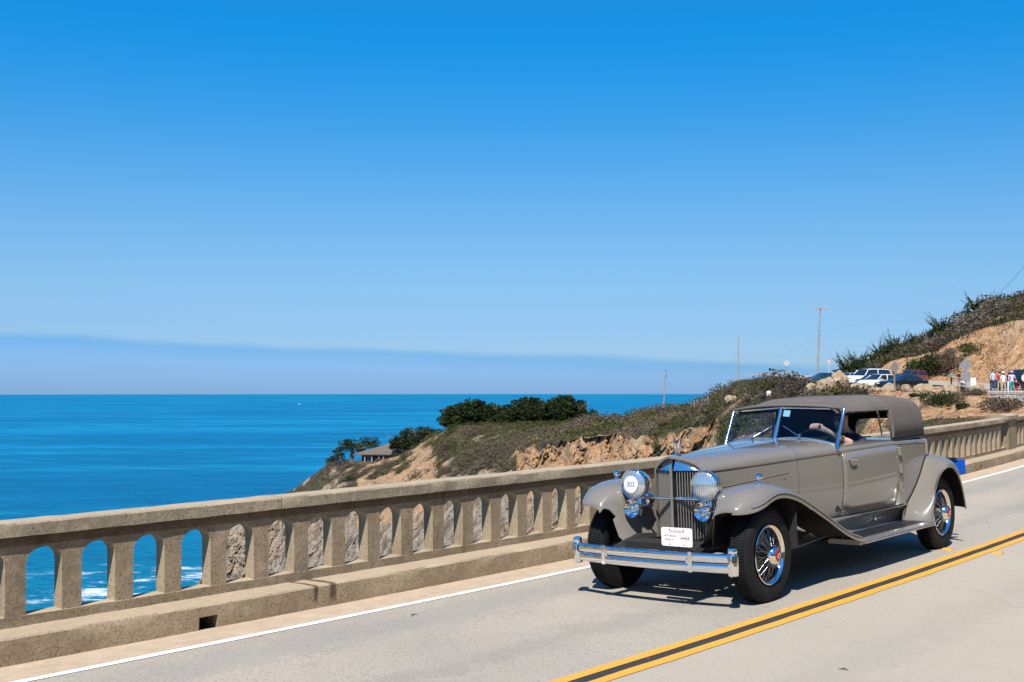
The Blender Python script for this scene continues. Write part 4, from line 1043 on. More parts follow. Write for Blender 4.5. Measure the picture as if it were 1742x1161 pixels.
b = MB(); b.tube([(-.625, -.325, .60), (-.62, -.325, .47)], .012, 6); cpart('bracket', b, M['black'], plate)
# bumper: two chrome bars, end posts and clamps
def bxf(y): return -.655 + .085 * (abs(y) / .8) ** 2.4
bm_ = None
for (z0, z1) in ((.393, .470), (.312, .388)):
    b = MB(); rows = []
    for k in range(41):
        y = -.80 + 1.6 * k / 40; x = bxf(y); zm, h_ = (z0 + z1) / 2, (z1 - z0) / 2
        rows.append([(x + .016, y, z0 + .002), (x + .003, y, z0), (x - .006, y, z0 + .006), (x - .0085, y, zm - h_ * .4), (x - .0092, y, zm), (x - .0085, y, zm + h_ * .4), (x - .006, y, z1 - .006), (x + .003, y, z1), (x + .016, y, z1 - .002)])
    b.grid(rows, closed=True, cap=True)
    if bm_ is None: bm_ = cpart('bumper', b, M['chrome'], smooth=50)
    else: cpart('lower_bar', b, M['chrome'], bm_, smooth=50)
for sgn in (-1, 1):
    b = MB(); b.lathe([(.282, 0), (.284, .022), (.295, .042), (.33, .046), (.455, .046), (.47, .042), (.475, .036), (.482, .040), (.50, .041), (.518, .034), (.524, .012), (.525, 0)], (bxf(.8) + .012, sgn * .805, 0), 'z', 24); cpart('end_post', b, M['chrome'], bm_, smooth=50)
    b = MB(); b.box((bxf(.45) - .010, sgn * .45, .393), (.010, .019, .086)); b.box((bxf(.45) + .10, sgn * .42, .40), (.12, .012, .02)); cpart('clamp', b, M['chrome'], bm_, bevel=.005)
# chassis
b = MB()
for sgn in (-1, 1):
    b.tube([(-.60, sgn * .40, .40), (-.45, sgn * .38, .45), (-.2, sgn * .37, .50), (.4, sgn * .38, .44), (1.5, sgn * .42, .36), (4.3, sgn * .45, .40)], .045, 6)
    b.tube([(-.52, sgn * .38, .42), (-.1, sgn * .40, .29), (0, sgn * .40, .285), (.45, sgn * .40, .36)], .03, 6)
ch = cpart('chassis_frame', b, M['underside'])
b = MB(); b.tube([(0, -.70, .40), (0, -.45, .31), (0, .45, .31), (0, .70, .40)], .035, 8); b.tube([(.12, -.66, .38), (.12, .66, .38)], .016, 6); cpart('front_axle', b, M['underside'], ch)
b = MB(); b.tube([(WB, -.7, .40), (WB, .7, .40)], .05, 8); b.lathe([(-.16, .05), (-.08, .14), (.08, .14), (.16, .05)], (WB, 0, .40), 'y', 16); cpart('rear_axle', b, M['underside'], ch)
b = MB(); b.box((2.35, 0, .42), (1.8, .54, .03)); b.box((.55, 0, .50), (.55, .22, .14)); b.box((-.32, 0, .47), (.14, .34, .03)); b.box((4.0, 0, .52), (.3, .5, .12)); cpart('underpan', b, M['underside'], ch)
# windscreen
WS = dict(bc=(1.700, 0, 1.307), tc=(1.866, 0, 1.622), bs=(1.785, .632, 1.246), ts=(1.985, .628, 1.594))
bc, tcn = Vector(WS['bc']), Vector(WS['tc'])
ws = None
for sgn in (-1, 1):
    bs, ts = Vector((WS['bs'][0], sgn * WS['bs'][1], WS['bs'][2])), Vector((WS['ts'][0], sgn * WS['ts'][1], WS['ts'][2]))
    bot = [bc.lerp(bs, k / 8) + Vector((0, 0, .036 * math.sin(k / 8 * math.pi) ** .8)) for k in range(9)]
    topp = [tcn.lerp(ts, k / 8) for k in range(9)]
    b = MB(); b.tube(bot, .011, 8); b.tube(topp, .012, 8)
    if ws is None: ws = cpart('windscreen_frame', b, M['chrome'], smooth=60)
    else: cpart('pane_frame', b, M['chrome'], ws, smooth=60)
    b = MB(); off = Vector((0, sgn * .012, 0)); b.tube([bs + Vector((-.03, sgn * .012, -.055)), bs, ts], [.030, .020, .017], 10); cpart('pillar', b, M['chrome'], ws, smooth=60)
    b = MB(); b.grid([bot, topp] if sgn < 0 else [topp, bot]); cpart('pane', b, M['glass'], ws, normals=False)
    b = MB(); r0 = bc.lerp(bs, .42) + Vector((-.015, 0, .05)); b.tube([r0, r0 + Vector((.03, -sgn * .10, .05)), bc.lerp(tcn, .42) + Vector((.0, sgn * .06, 0))], [.008, .005, .004], 6); b.tube([r0 + Vector((-.02, 0, -.02)), r0 + Vector((.01, 0, .02))], .012, 8); cpart('wiper', b, M['chrome'], ws)
b = MB(); b.tube([bc + Vector((-.012, 0, -.02)), tcn + Vector((-.006, 0, 0))], [.020, .016], 10); cpart('centre_pillar', b, M['chrome'], ws, smooth=60)
b = MB(); c0 = bc.lerp(tcn, .80); dv = (Vector((WS['bs'][0], -WS['bs'][1], WS['bs'][2])) - bc).normalized(); upv = (tcn - bc).normalized(); c0 = c0 + Vector((.006, 0, 0))
b.add([c0 + dv * .03 - upv * .025, c0 + dv * .10 - upv * .025, c0 + dv * .10 + upv * .045, c0 + dv * .03 + upv * .045], [(0, 1, 2, 3)]); cpart('sticker', b, M['sticker'], ws, normals=False)
# canvas top
def topw(x): return max(.004, hw(x) - .022)
def topc(x):
    zf = 1.728 - .075 * (1 - smooth01((x - 1.84) / 1.0)) - .045 * smooth01((x - 3.15) / 1.0); t = max(0., (x - 3.30) / .935); return 1.232 + (zf - 1.232) * max(0., 1 - t ** 9.0) ** (1 / 4.0)
xs_ = [1.845, 1.88, 1.95] + rowsx(2.05, 3.85, 20) + [3.92, 3.98, 4.04, 4.09, 4.13, 4.165, 4.19, 4.21, 4.222, 4.230]
ns = 44; rows = []; 
for x in xs_:
    row = []; w, c_ = topw(x), topc(x)
    for k in range(ns + 1):
        a = math.pi * k / ns; ca, sa = math.cos(a), math.sin(a); y = w * (1 if ca >= 0 else -1) * abs(ca) ** (2 / 6.6); z = 1.232 + (c_ - 1.232) * abs(sa) ** (2 / 5.6)
        y *= 1 - .085 * max(0., (z - 1.232) / .49) ** 1.3
        fx = .10 * (abs(y) / .62) ** 1.3 * (1 - smooth01((x - 1.845) / .6))
        z -= .010 * math.sin((x - 1.9) / .62 * math.pi) ** 2 * (abs(sa) ** 3) * (x < 3.3)
        row.append((x + fx, y, z))
    rows.append(row)
b = MB(); keep = []
b.grid(rows); nf = []
for f in b.f:
    c_ = sum((Vector(b.v[i]) for i in f), Vector()) / 4
    wtop = lerp(1.562, 1.560, (c_.x - 1.9) / 1.0)
    if c_.x < 2.93 and c_.z < wtop: continue
    nf.append(f)
b.f = nf; b.m = [0] * len(nf)
topo = cpart('canvas_top', b, M['topcloth'], smooth=60); sd = topo.modifiers.new('s', 'SOLIDIFY'); sd.thickness = .022; sd.offset = -1
# header welt, bow seam, inner lining board
b = MB(); b.tube([(1.852 + .10 * (abs(y) / .62) ** 1.3, y, lerp(1.645, 1.602, (abs(y) / .62) ** 2)) for y in [-.60 + 1.2 * k / 20 for k in range(21)]], .014, 8); cpart('header_welt', b, M['topcloth'], topo, smooth=60)
for sgn in (-1, 1):
    pts = []
    for x in rowsx(2.03, 2.95, 10): pts.append((x, sgn * (topw(x) * .945), 1.566))
    b = MB(); b.tube(pts, .012, 8); cpart('side_welt', b, M['topcloth'], topo, smooth=60)
    b = MB(); b.tube([(2.955, sgn * (topw(2.95) * .95), 1.56), (2.965, sgn * topw(2.95) * .99, 1.42), (2.955, sgn * topw(2.95), 1.27)], .014, 8); cpart('window_welt', b, M['topcloth'], topo, smooth=60)
    b = MB(); b.tube([(2.83, sgn * .60, 1.56), (2.85, sgn * .63, 1.30)], .009, 6); b.lathe([(0, 0), (.01, .016), (.02, 0)], (2.85, sgn * .64, 1.30), 'y', 10); cpart('window_stay', b, M['chrome'], topo)
    b = MB(); b.lathe([(0, .006), (.008, .01), (.012, 0)], (4.06, sgn * (topw(4.06) + .002), 1.56), 'x', 8); cpart('stud', b, M['chrome'], topo)
    b = MB(); b.tube([(x, sgn * (topw(x) + .006), 1.240) for x in rowsx(2.95, 4.02, 10)], .007, 6); cpart('tack_strip', b, M['black'], topo)
b = MB(); xb = 3.02; rowb = []
for k in range(ns + 1):
    a = math.pi * k / ns; ca, sa = math.cos(a), math.sin(a); w, c_ = topw(xb), topc(xb); y = w * (1 if ca >= 0 else -1) * abs(ca) ** (2 / 6.6); z = 1.232 + (c_ - 1.232) * abs(sa) ** (2 / 5.6); y *= 1 - .085 * max(0., (z - 1.232) / .49) ** 1.3
    if z > 1.60: rowb.append((xb, y, z - .001))
b.tube(rowb, .003, 5); cpart('bow_seam', b, M['topcloth'], topo)
# cabin
b = MB(); b.box((2.9, 0, .62), (1.15, .62, .03)); ib = cpart('cabin_floor', b, M['trim_dark'])
b = MB(); b.box((1.83, 0, 1.13), (.03, .60, .12)); b.box((1.80, 0, 1.235), (.07, .58, .018)); cpart('dashboard', b, M['trim_dark'], bevel=.01)
for (x_, zt_) in ((2.52, 1.22), (3.45, 1.20)):
    b = MB(); b.box((x_, 0, .86), (.28, .58, .10)); b.box((x_ + .33, 0, 1.02), (.075, .58, zt_ - 1.02), Matrix.Rotation(R(8), 3, 'Y')); cpart('bench_seat', b, M['trim_dark'], bevel=.04)
b = MB(); wc = Vector((1.985, -.35, 1.222)); ax = Vector((.80, 0, .60)).normalized(); e1 = Vector((0, 1, 0)); e2 = ax.cross(e1)
ringp = [wc + (e1 * math.cos(2 * math.pi * k / 40) + e2 * math.sin(2 * math.pi * k / 40)) * .215 for k in range(41)]
b.tube(ringp, .0125, 8, cap=False); b.tube([wc + ax * .02, wc - ax * .35], [.03, .02], 8)
for k in range(3): a = 2 * math.pi * k / 3 + .5; b.tube([wc, wc + (e1 * math.cos(a) + e2 * math.sin(a)) * .21], .007, 6)
cpart('steering_wheel', b, M['black'], smooth=60)

# ------------------------------------------------------------------ people
def skin_figure(name, chains, parent=None, sub=1):
    """chains: list of [(x,y,z,r),...]; chains that share a joint are welded there; returns mesh"""
    vs = []; es = []; rr = []; idx = {}
    for c in chains:
        prev = None
        for (x, y, z, r) in c:
            k = (round(x, 4), round(y, 4), round(z, 4))
            if k not in idx: idx[k] = len(vs); vs.append((x, y, z)); rr.append(r)
            i = idx[k]
            if prev is not None and prev != i: es.append((prev, i))
            prev = i
    me_ = bpy.data.meshes.new(name); me_.from_pydata(vs, es, []); o = bpy.data.objects.new(name, me_); COL.objects.link(o)
    bpy.context.view_layer.objects.active = o
    o.modifiers.new('skin', 'SKIN')
    if not me_.skin_vertices: 
        me_.attributes.new('skin', 'FLOAT', 'POINT')
    for i, sv in enumerate(me_.skin_vertices[0].data): sv.radius = (rr[i], rr[i]); sv.use_root = (i == 0)
    sb = o.modifiers.new('sub', 'SUBSURF'); sb.levels = sub; sb.render_levels = sub
    dg = bpy.context.evaluated_depsgraph_get(); out = bpy.data.meshes.new_from_object(o.evaluated_get(dg)); bpy.data.objects.remove(o); out.name = name
    return out
# driver: seated, near hand on top of the wheel rim, looking ahead through the glass
dv_ = car.matrix_world
hc = Vector((2.02, -.375, 1.405))
def D(x, y, z, r): return (x, y, z, r)
chest = D(2.60, -.36, 1.12, .135)
neck = D(2.545, -.355, 1.335, .058); head0 = D(2.49, -.35, 1.42, .072)
ch_ = [[D(2.56, -.36, .88, .15), D(2.60, -.36, 1.0, .15), chest, D(2.585, -.36, 1.24, .115), neck, head0, D(2.47, -.35, 1.485, .088), D(2.475, -.35, 1.545, .075)],
       [D(2.585, -.36, 1.24, .115), D(2.57, -.53, 1.235, .068), D(2.42, -.585, 1.17, .048), D(2.27, -.555, 1.235, .043), D(2.12, -.455, 1.325, .031), D(2.02, -.395, 1.388, .026)],
       [D(2.585, -.36, 1.24, .115), D(2.57, -.19, 1.235, .068), D(2.42, -.13, 1.09, .048), D(2.25, -.16, 1.11, .036), D(2.15, -.18, 1.17, .028)],
       [D(2.56, -.36, .88, .15), D(2.5, -.46, .93, .10), D(2.15, -.48, .98, .075), D(2.0, -.48, .75, .055)],
       [D(2.56, -.36, .88, .15), D(2.5, -.26, .93, .10), D(2.15, -.24, .98, .075), D(2.0, -.24, .75, .055)]]
hand = [[D(2.02, -.395, 1.388, .026), D(1.985, -.375, 1.410, .031), D(1.950, -.355, 1.424, .031)]]
for j in range(4):
    yy = -.392 + .024 * j; ln = (.9, 1.0, 1.02, .88)[j]
    hand.append([D(1.950, -.355, 1.424, .031), D(1.918, yy, 1.444, .0125), D(1.882 + .004 * j, yy + .010, 1.438, .0115), D(1.876, yy + .013, 1.408 + .01 * (1 - ln), .0105), D(1.896, yy + .013, 1.390, .0095)])
hand.append([D(1.985, -.375, 1.410, .031), D(1.955, -.335, 1.400, .014), D(1.918, -.312, 1.390, .0125), D(1.890, -.308, 1.380, .0105)])
try:
    pm_ = skin_figure('driver_body', ch_ + hand, sub=2)
except Exception as ex:
    print('skin failed', ex); pm_ = None
if pm_:
    pm_.materials.clear(); pm_.materials.append(M['shirt_navy']); pm_.materials.append(M['skin'])
    for p in pm_.polygons:
        c = p.center; p.use_smooth = True
        p.material_index = 1 if (c.z > 1.335 and c.x > 2.3) or (c.x < 2.25 and c.y < -.30 and c.z > 1.16) else 0
    drv = empty('person'); drv.matrix_world = dv_ @ Matrix.Translation((0, 0, 0))
    o = bpy.data.objects.new('body', pm_); COL.objects.link(o); o.parent = drv
    hb_ = MB(); hb_.lathe([(1.60, 0), (1.592, .05), (1.56, .085), (1.525, .094), (1.518, .094), (1.515, .06)], (2.475, -.35, 0), 'z', 20)
    hb_.add([(2.39, -.40, 1.522), (2.39, -.30, 1.522), (2.335, -.31, 1.512), (2.325, -.35, 1.510), (2.335, -.39, 1.512)], [(0, 1, 2, 3, 4)]); obj('cap', hb_, M['shirt_navy'], drv, smooth=50)
    fb = MB(); fb.tube([(2.385, -.350, 1.475), (2.362, -.350, 1.445), (2.385, -.350, 1.437)], [.008, .014, .010], 8); obj('nose', fb, M['skin'], drv, smooth=80)
    for s_ in (-1, 1):
        fb = MB(); fb.lathe([(-.012, 0), (-.012, .022), (-.006, .024)], (2.395, -.35 + s_ * .034, 1.478), 'x', 14); obj('sunglass_lens', fb, M['black'], drv)
    tag(drv, 'driver in dark clothes and cap, near hand gripping the top of the steering wheel', 'person')
# ------------------------------------------------------------------ lookout: boulders, wall, signs, poles, parked cars, visitors, house
def boulder(px, d, w, h, label, seed, light=1.0, dp=None):
    rr = random.Random(seed); z = bench_z(px, d) if px > 1360 else land_pt(px, 4.0)[0].z
    bmh = bmesh.new(); bmesh.ops.create_icosphere(bmh, subdivisions=4, radius=1.0)
    off = Vector((rr.uniform(0, 99), rr.uniform(0, 99), rr.uniform(0, 99)))
    pl_ = [(Vector((rr.gauss(0, 1), rr.gauss(0, 1), rr.gauss(0, .7))).normalized(), rr.uniform(.62, .9)) for _ in range(9)]
    for v in bmh.verts:
        p = v.co.copy()
        for n_, dd_ in pl_:
            k = p.dot(n_) - dd_
            if k > 0: p -= n_ * k * .92
        p *= 1 + .15 * noise.fractal(p * 1.9 + off, .8, 2.1, 5)
        v.co = Vector((p.x * w / 2, p.y * (dp or w) / 2 * .8, max(-.35, p.z * .62 + .30) * h))
    me_ = bpy.data.meshes.new('boulder'); bmh.to_mesh(me_); bmh.free(); me_.materials.append(M['boulder'])
    me_.polygons.foreach_set('use_smooth', [True] * len(me_.polygons)); me_.set_sharp_from_angle(angle=R(38))
    o = bpy.data.objects.new('boulder', me_); COL.objects.link(o); o.location = ((px - 871) / FPX * d, d, z - .06); o.rotation_euler = (0, 0, rr.uniform(-.3, .3))
    return tag(o, label, 'boulder', 'boulders edging the lookout')
M['boulder'] = mat('granite_boulder', (.20, .150, .095), rough=.9, spec=.2, color2=(.40, .315, .215), vscale=1.8, bump=1.0, bscale=4, detail=8)
BL = [(1380, 111, 1.5, 1.25, 'smallish boulder at the seaward end of the row, by the tall utility pole'),
      (1405, 107, 2.3, 1.75, 'big cream boulder leaning on a taller one near the tall utility pole'),
      (1426, 110, 2.2, 2.15, 'tallest squarish cream boulder in front of the white van'),
      (1463, 101, 2.4, 1.25, 'long low tan boulder in front of the white hatchback'),
      (1487, 99, 1.7, .75, 'low flat boulder under the nose of the black sedan'),
      (1513, 96, 1.9, 1.15, 'angular cream boulder at the foot of the wooden sign post'),
      (1541, 95, 1.35, 1.15, 'upright pointed boulder beside the wooden sign post'),
      (1572, 94, 2.5, 1.25, 'wide tan boulder with a shaded hollow below, past the black sedan'),
      (1617, 92, 1.9, 1.2, 'grey fractured boulder next to the crouching visitor'),
      (1634, 91.5, 1.0, 1.15, 'narrow pale boulder pressed against the grey fractured one'),
      (1664, 90, 1.9, 1.15, 'pale rounded boulder beside the white stone wall'),
      (1596, 97, .9, .8, 'small grey stone in the gap between two boulders')]
for i, (px, d, w, h, lb) in enumerate(BL): boulder(px, d, w * (.9 if px < 1450 else .8), h * (.92 if px < 1450 else .74), lb, 100 + i)
p, _ = land_pt(1308, 3.35)
o = boulder(1308, 100, .75, .7, 'lone white rock on the scrub slope just above the canvas top', 140); o.location = p + Vector((0, 0, .0)); o.data = o.data.copy(); o.data.materials.clear(); M['white_rock'] = mat('white_rock', (.75, .73, .70), rough=.9, var=.1); o.data.materials.append(M['white_rock'])
p, _ = land_pt(1240, 3.3); o = boulder(1240, 100, 1.6, 1.3, 'rounded tan rock in the scrub above the windscreen', 141); o.location = p + Vector((0, 0, .1))
p, _ = land_pt(1249, 3.36); o = boulder(1249, 100, .9, .8, 'small tan rock beside the rounded one in the scrub', 142); o.location = p + Vector((0, 0, .1))

# masonry wall of separate blocks
M['wall_stone'] = mat('wall_stone', (.46, .40, .33), rough=.9, color2=(.62, .56, .48), vscale=2.5, bump=.4, bscale=14)
M['mortar'] = mat('mortar', (.33, .28, .22), rough=.95)
d0, d1 = 85.5, 79.5
pa, pb = pix(1681, d0, z=0), pix(1760, d1, z=0); wl = (pb - pa); Lw = wl.length; wu = wl.normalized(); wn = Vector((-wu.y, wu.x, 0))
zw = bench_z(1690, 89) - .72
wall = empty('stone_wall', pa + Vector((0, 0, zw))); bpy.context.view_layer.update()
tag(wall, 'low white stone block wall at the end of the bridge, in front of the visitors', 'wall')
b = MB(); rt = Matrix((wu, wn, Vector((0, 0, 1)))).transposed(); b.box(rt @ Vector((Lw / 2, .25, .44)), (Lw / 2 - .03, .20, .42), rt); obj('mortar_core', b, M['mortar'], wall)
rr = random.Random(5); zc_ = 0.0
for row in range(3):
    hh = (.30, .31, .30)[row]; x = -.1 * row
    while x < Lw:
        ww = rr.uniform(.34, .62); b = MB(); b.box((0, 0, 0), (ww / 2 - .014, .25 + rr.uniform(0, .02), hh / 2 - .012)); o = obj('stone', b, M['wall_stone'], wall, bevel=.035)
        o.location = rt @ Vector((x + ww / 2, .25 - rr.uniform(0, .03), zc_ + hh / 2)); o.rotation_euler = (rr.uniform(-.02, .02), rr.uniform(-.02, .02), math.atan2(wu.y, wu.x) + rr.uniform(-.02, .02)); x += ww
    zc_ += hh

# signs
M['alu'] = mat('bare_aluminium', (.42, .43, .44), rough=.38, metal=.6, var=.1, vscale=3)
M['sign_white'] = mat('faded_sign_face', (.46, .46, .43), rough=.5, var=.06)
M['sign_pink'] = mat('faded_red_sign', (.62, .40, .36), rough=.5)
M['post_wood'] = mat('grey_timber', (.27, .20, .14), rough=.9, var=.25, vscale=4, bump=.5, bscale=20)
def sign(px, d, zbase, h, size, m, label, panel=0, post='post_wood', yaw=0.0, round_=False, front=None):
    e = empty('road_sign', Vector(((px - 871) / FPX * d, d, zbase)), yaw)
    b = MB(); b.box((0, .05, h / 2 - .1), (.05, .05, h / 2 + .1)); obj('post', b, M[post], e, bevel=.008)
    s = size / 2; b = MB()
    rc = .06; cor = [(0, -s), (s, 0), (0, s), (-s, 0)] if not round_ else [(-s * .7, -s * .7), (s * .7, -s * .7), (s * .7, s * .7), (-s * .7, s * .7)]
    ring = []
    for i in range(4):
        a, c, dn = Vector(cor[i - 1]), Vector(cor[i]), Vector(cor[(i + 1) % 4])
        ring += [c + (a - c).normalized() * rc, c + (a - c) .normalized() * rc * .3 + (dn - c).normalized() * rc * .3, c + (dn - c).normalized() * rc]
    n = len(ring); b.add([(q_.x, -.012, h - s * .55 + q_.y) for q_ in ring] + [(q_.x, -.008, h - s * .55 + q_.y) for q_ in ring], [tuple(range(n)), tuple(range(n, 2 * n))[::-1]] + [(i, (i + 1) % n, n + (i + 1) % n, n + i) for i in range(n)])
    obj('plate', b, M[m], e)
    b = MB(); b.box((0, -.003, h - s * .55), (s * .75, .006, .018)); obj('brace', b, M['alu'], e)
    if panel: b = MB(); b.box((0, -.010, h - s * .55 - s - panel * .52), (panel / 2, .003, panel / 2)); obj('lower_panel', b, M[m], e, bevel=.01)
    return tag(e, label, 'sign')
sign(1522, 93.5, bench_z(1522, 93.5), 2.35, 1.05, 'alu', 'grey back of a diamond road sign on a rough wooden post among the boulders', yaw=.5)
sign(1643, 90.5, bench_z(1643, 90.5), 2.55, 1.10, 'alu', 'grey diamond sign back with a square panel below it, near the crouching visitor', panel=.72, post='alu')
sign(1338, 150, land_pt(1338, 4.5)[0].z - .1, 2.6, .95, 'sign_white', 'pale diamond sign alone on the skyline between two utility poles', post='alu')
sign(1410, 132, bench_z(1410, 132), 2.9, .55, 'sign_pink', 'small faded pinkish sign beside the tall utility pole', post='sign_white', round_=True)

# utility poles and wires
M['pole_wood'] = mat('weathered_pole', (.30, .265, .235), rough=.9, var=.2, vscale=2, bump=.4, bscale=8)
M['wire'] = mat('wire', (.10, .10, .11), rough=.6)
def pole(px, d, zb_, ptop, label, arms, lean=0.0, rad=.14, kind=0):
    base = Vector(((px - 871) / FPX * d, d, zb_ - .3)); ht = CAM_H - (ptop - 661) / FPX * d - base.z
    e = empty('utility_pole', base); b = MB(); b.tube([(0, 0, 0), (lean * ht, 0, ht)], [rad, rad * .62], 10); obj('shaft', b, M['pole_wood'], e, smooth=60)
    for (dz, w) in arms:
        b = MB(); b.box((lean * (ht - dz), -.13, ht - dz), (w / 2, .055, .06)); obj('crossarm', b, M['pole_wood'], e)
        for k in (-1, -.55, .55, 1):
            b = MB(); b.lathe([(0, .03), (.05, .045), (.10, .05), (.14, .03), (.16, 0)], (lean * (ht - dz) + k * w * .47, -.13, ht - dz + .06), 'z', 8); obj('insulator', b, M['alu'], e)
    if kind == 1:
        b = MB(); b.lathe([(-.45, .0), (-.45, .2), (.40, .2), (.45, 0)], (lean * ht * .85 + .25, -.15, ht - 1.7), 'z', 14); obj('transformer', b, M['alu'], e, smooth=40)
    tag(e, label, 'utility pole', 'utility poles'); return base + Vector((lean * ht, 0, ht)), e
t3, _ = pole(1389.5, 152, bench_z(1389, 150), 523, 'tallest leaning wooden utility pole with one crossarm behind the boulders', [(.15, 2.1)], lean=.055)
t2, _ = pole(1256, 232, ground_z(1256, 222), 573, 'plain thin utility pole without crossarm on the hill shoulder', [], lean=.01, rad=.11)
t1, _ = pole(1128.5, 272, ground_z(1129, 262), 628, 'farthest short utility pole carrying a transformer above the headland', [(.25, 1.2)], lean=.05, rad=.16, kind=1)
def wire(a, b_, sag, label, r=.016):
    pts = [a.lerp(b_, k / 24) - Vector((0, 0, sag * 4 * (k / 24) * (1 - k / 24))) for k in range(25)]
    w = MB(); w.tube(pts, r, 5, cap=False); return tag(obj('power_line', w, M['wire'], smooth=80), label, 'wire')
wire(t1 - Vector((0, 0, .4)), t2 - Vector((0, 0, 3.0)), 4.5, 'slack power line from the farthest pole to the plain thin pole', .010)
wire(t2 - Vector((0, 0, 3.0)), t3 - Vector((0, 0, 3.6)), 2.2, 'slack power line from the plain thin pole to the tallest pole', .006)
tA, _ = land_pt(1690, 6.9)
wire(t3 - Vector((0, 0, 3.2)), tA + Vector((6, 14, 9)), 2.0, 'faint power line from the tallest pole to the hillside', .005)
wire(tA + Vector((0, 4, .6)), pix(1790, 120, py=395), 1.0, 'dark cable rising steeply from the top of the hill', .022)

# wire fence on the scrub ridge
fe = None; M['fence_wood'] = mat('grey_fence_post', (.30, .27, .23), rough=.9)
p0, _ = land_pt(1176, 3.75); fe = empty('post_fence', p0); tag(fe, 'short run of thin grey fence posts on the scrub ridge', 'fence')
for k in range(7):
    p, _ = land_pt(1176 + 4.6 * k, 3.75 - .03 * k); b = MB(); b.box((p.x - p0.x, p.y - p0.y, p.z - p0.z + .75), (.07, .07, 1.1)); obj('fence_post', b, M['fence_wood'], fe)

# house on the headland
M['shingle'] = mat('weathered_shingle', (.115, .092, .074), rough=.92, var=.22, vscale=1.5, bump=.6, bscale=5)
M['house_wall'] = mat('dark_timber_wall', (.055, .045, .038), rough=.85, var=.2, vscale=2)
M['house_pale'] = mat('pale_post', (.34, .31, .27), rough=.8)
d, z = brow(650, 9); hz = CAM_H - (785 - 661) / FPX * d
ho = empty('house', Vector(((664 - 871) / FPX * d, d, hz)), R(-14)); tag(ho, 'low timber house with a wide weathered hipped roof on the headland', 'house')
Wd, Dp, Eh = 10.5, 6.0, 3.2
b = MB(); b.box((0, 0, Eh / 2 - .8), (Wd - 1.8, Dp - 1.5, Eh / 2 + .8)); obj('wall', b, M['house_wall'], ho)
b = MB(); rg = 2.6; b.add([(-Wd - .6, -Dp, Eh - .35), (Wd, -Dp, Eh - .1), (Wd, Dp, Eh), (-Wd - .6, Dp, Eh), (1.0, 0, Eh + 3.4), (3.4, 0, Eh + 3.4), (-Wd - .6, -Dp, Eh - .75), (Wd, -Dp, Eh - .5), (Wd, Dp, Eh - .4), (-Wd - .6, Dp, Eh - .4)],
     [(0, 1, 5, 4), (1, 2, 5), (2, 3, 4, 5), (3, 0, 4), (6, 7, 1, 0), (7, 8, 2, 1), (8, 9, 3, 2), (9, 6, 0, 3), (6, 9, 8, 7)]); rf = obj('roof', b, M['shingle'], ho)
b = MB(); b.box((2.6, -.9, Eh + 2.9), (.55, .5, .8)); obj('chimney', b, M['house_pale'], rf, bevel=.05)
for k, xx in enumerate((-7.2, -4.6, -2.0, -.4, 3.6, 6.6)):
    b = MB(); b.box((xx, -Dp + .7, Eh / 2 - .8), (.16, .16, Eh / 2 + .75)); obj('post', b, M['house_pale'], ho)
for xx, w in ((-5.9, .8), (.9, 1.0), (2.4, .45), (5.0, .9)):
    b = MB(); b.box((xx, -Dp + 1.46, 1.3), (w, .05, .75)); wf = obj('window_frame', b, M['house_pale'], ho); b = MB(); b.box((xx, -Dp + 1.40, 1.3), (w * .82, .03, .6)); obj('pane', b, M['dark_glass'], wf)

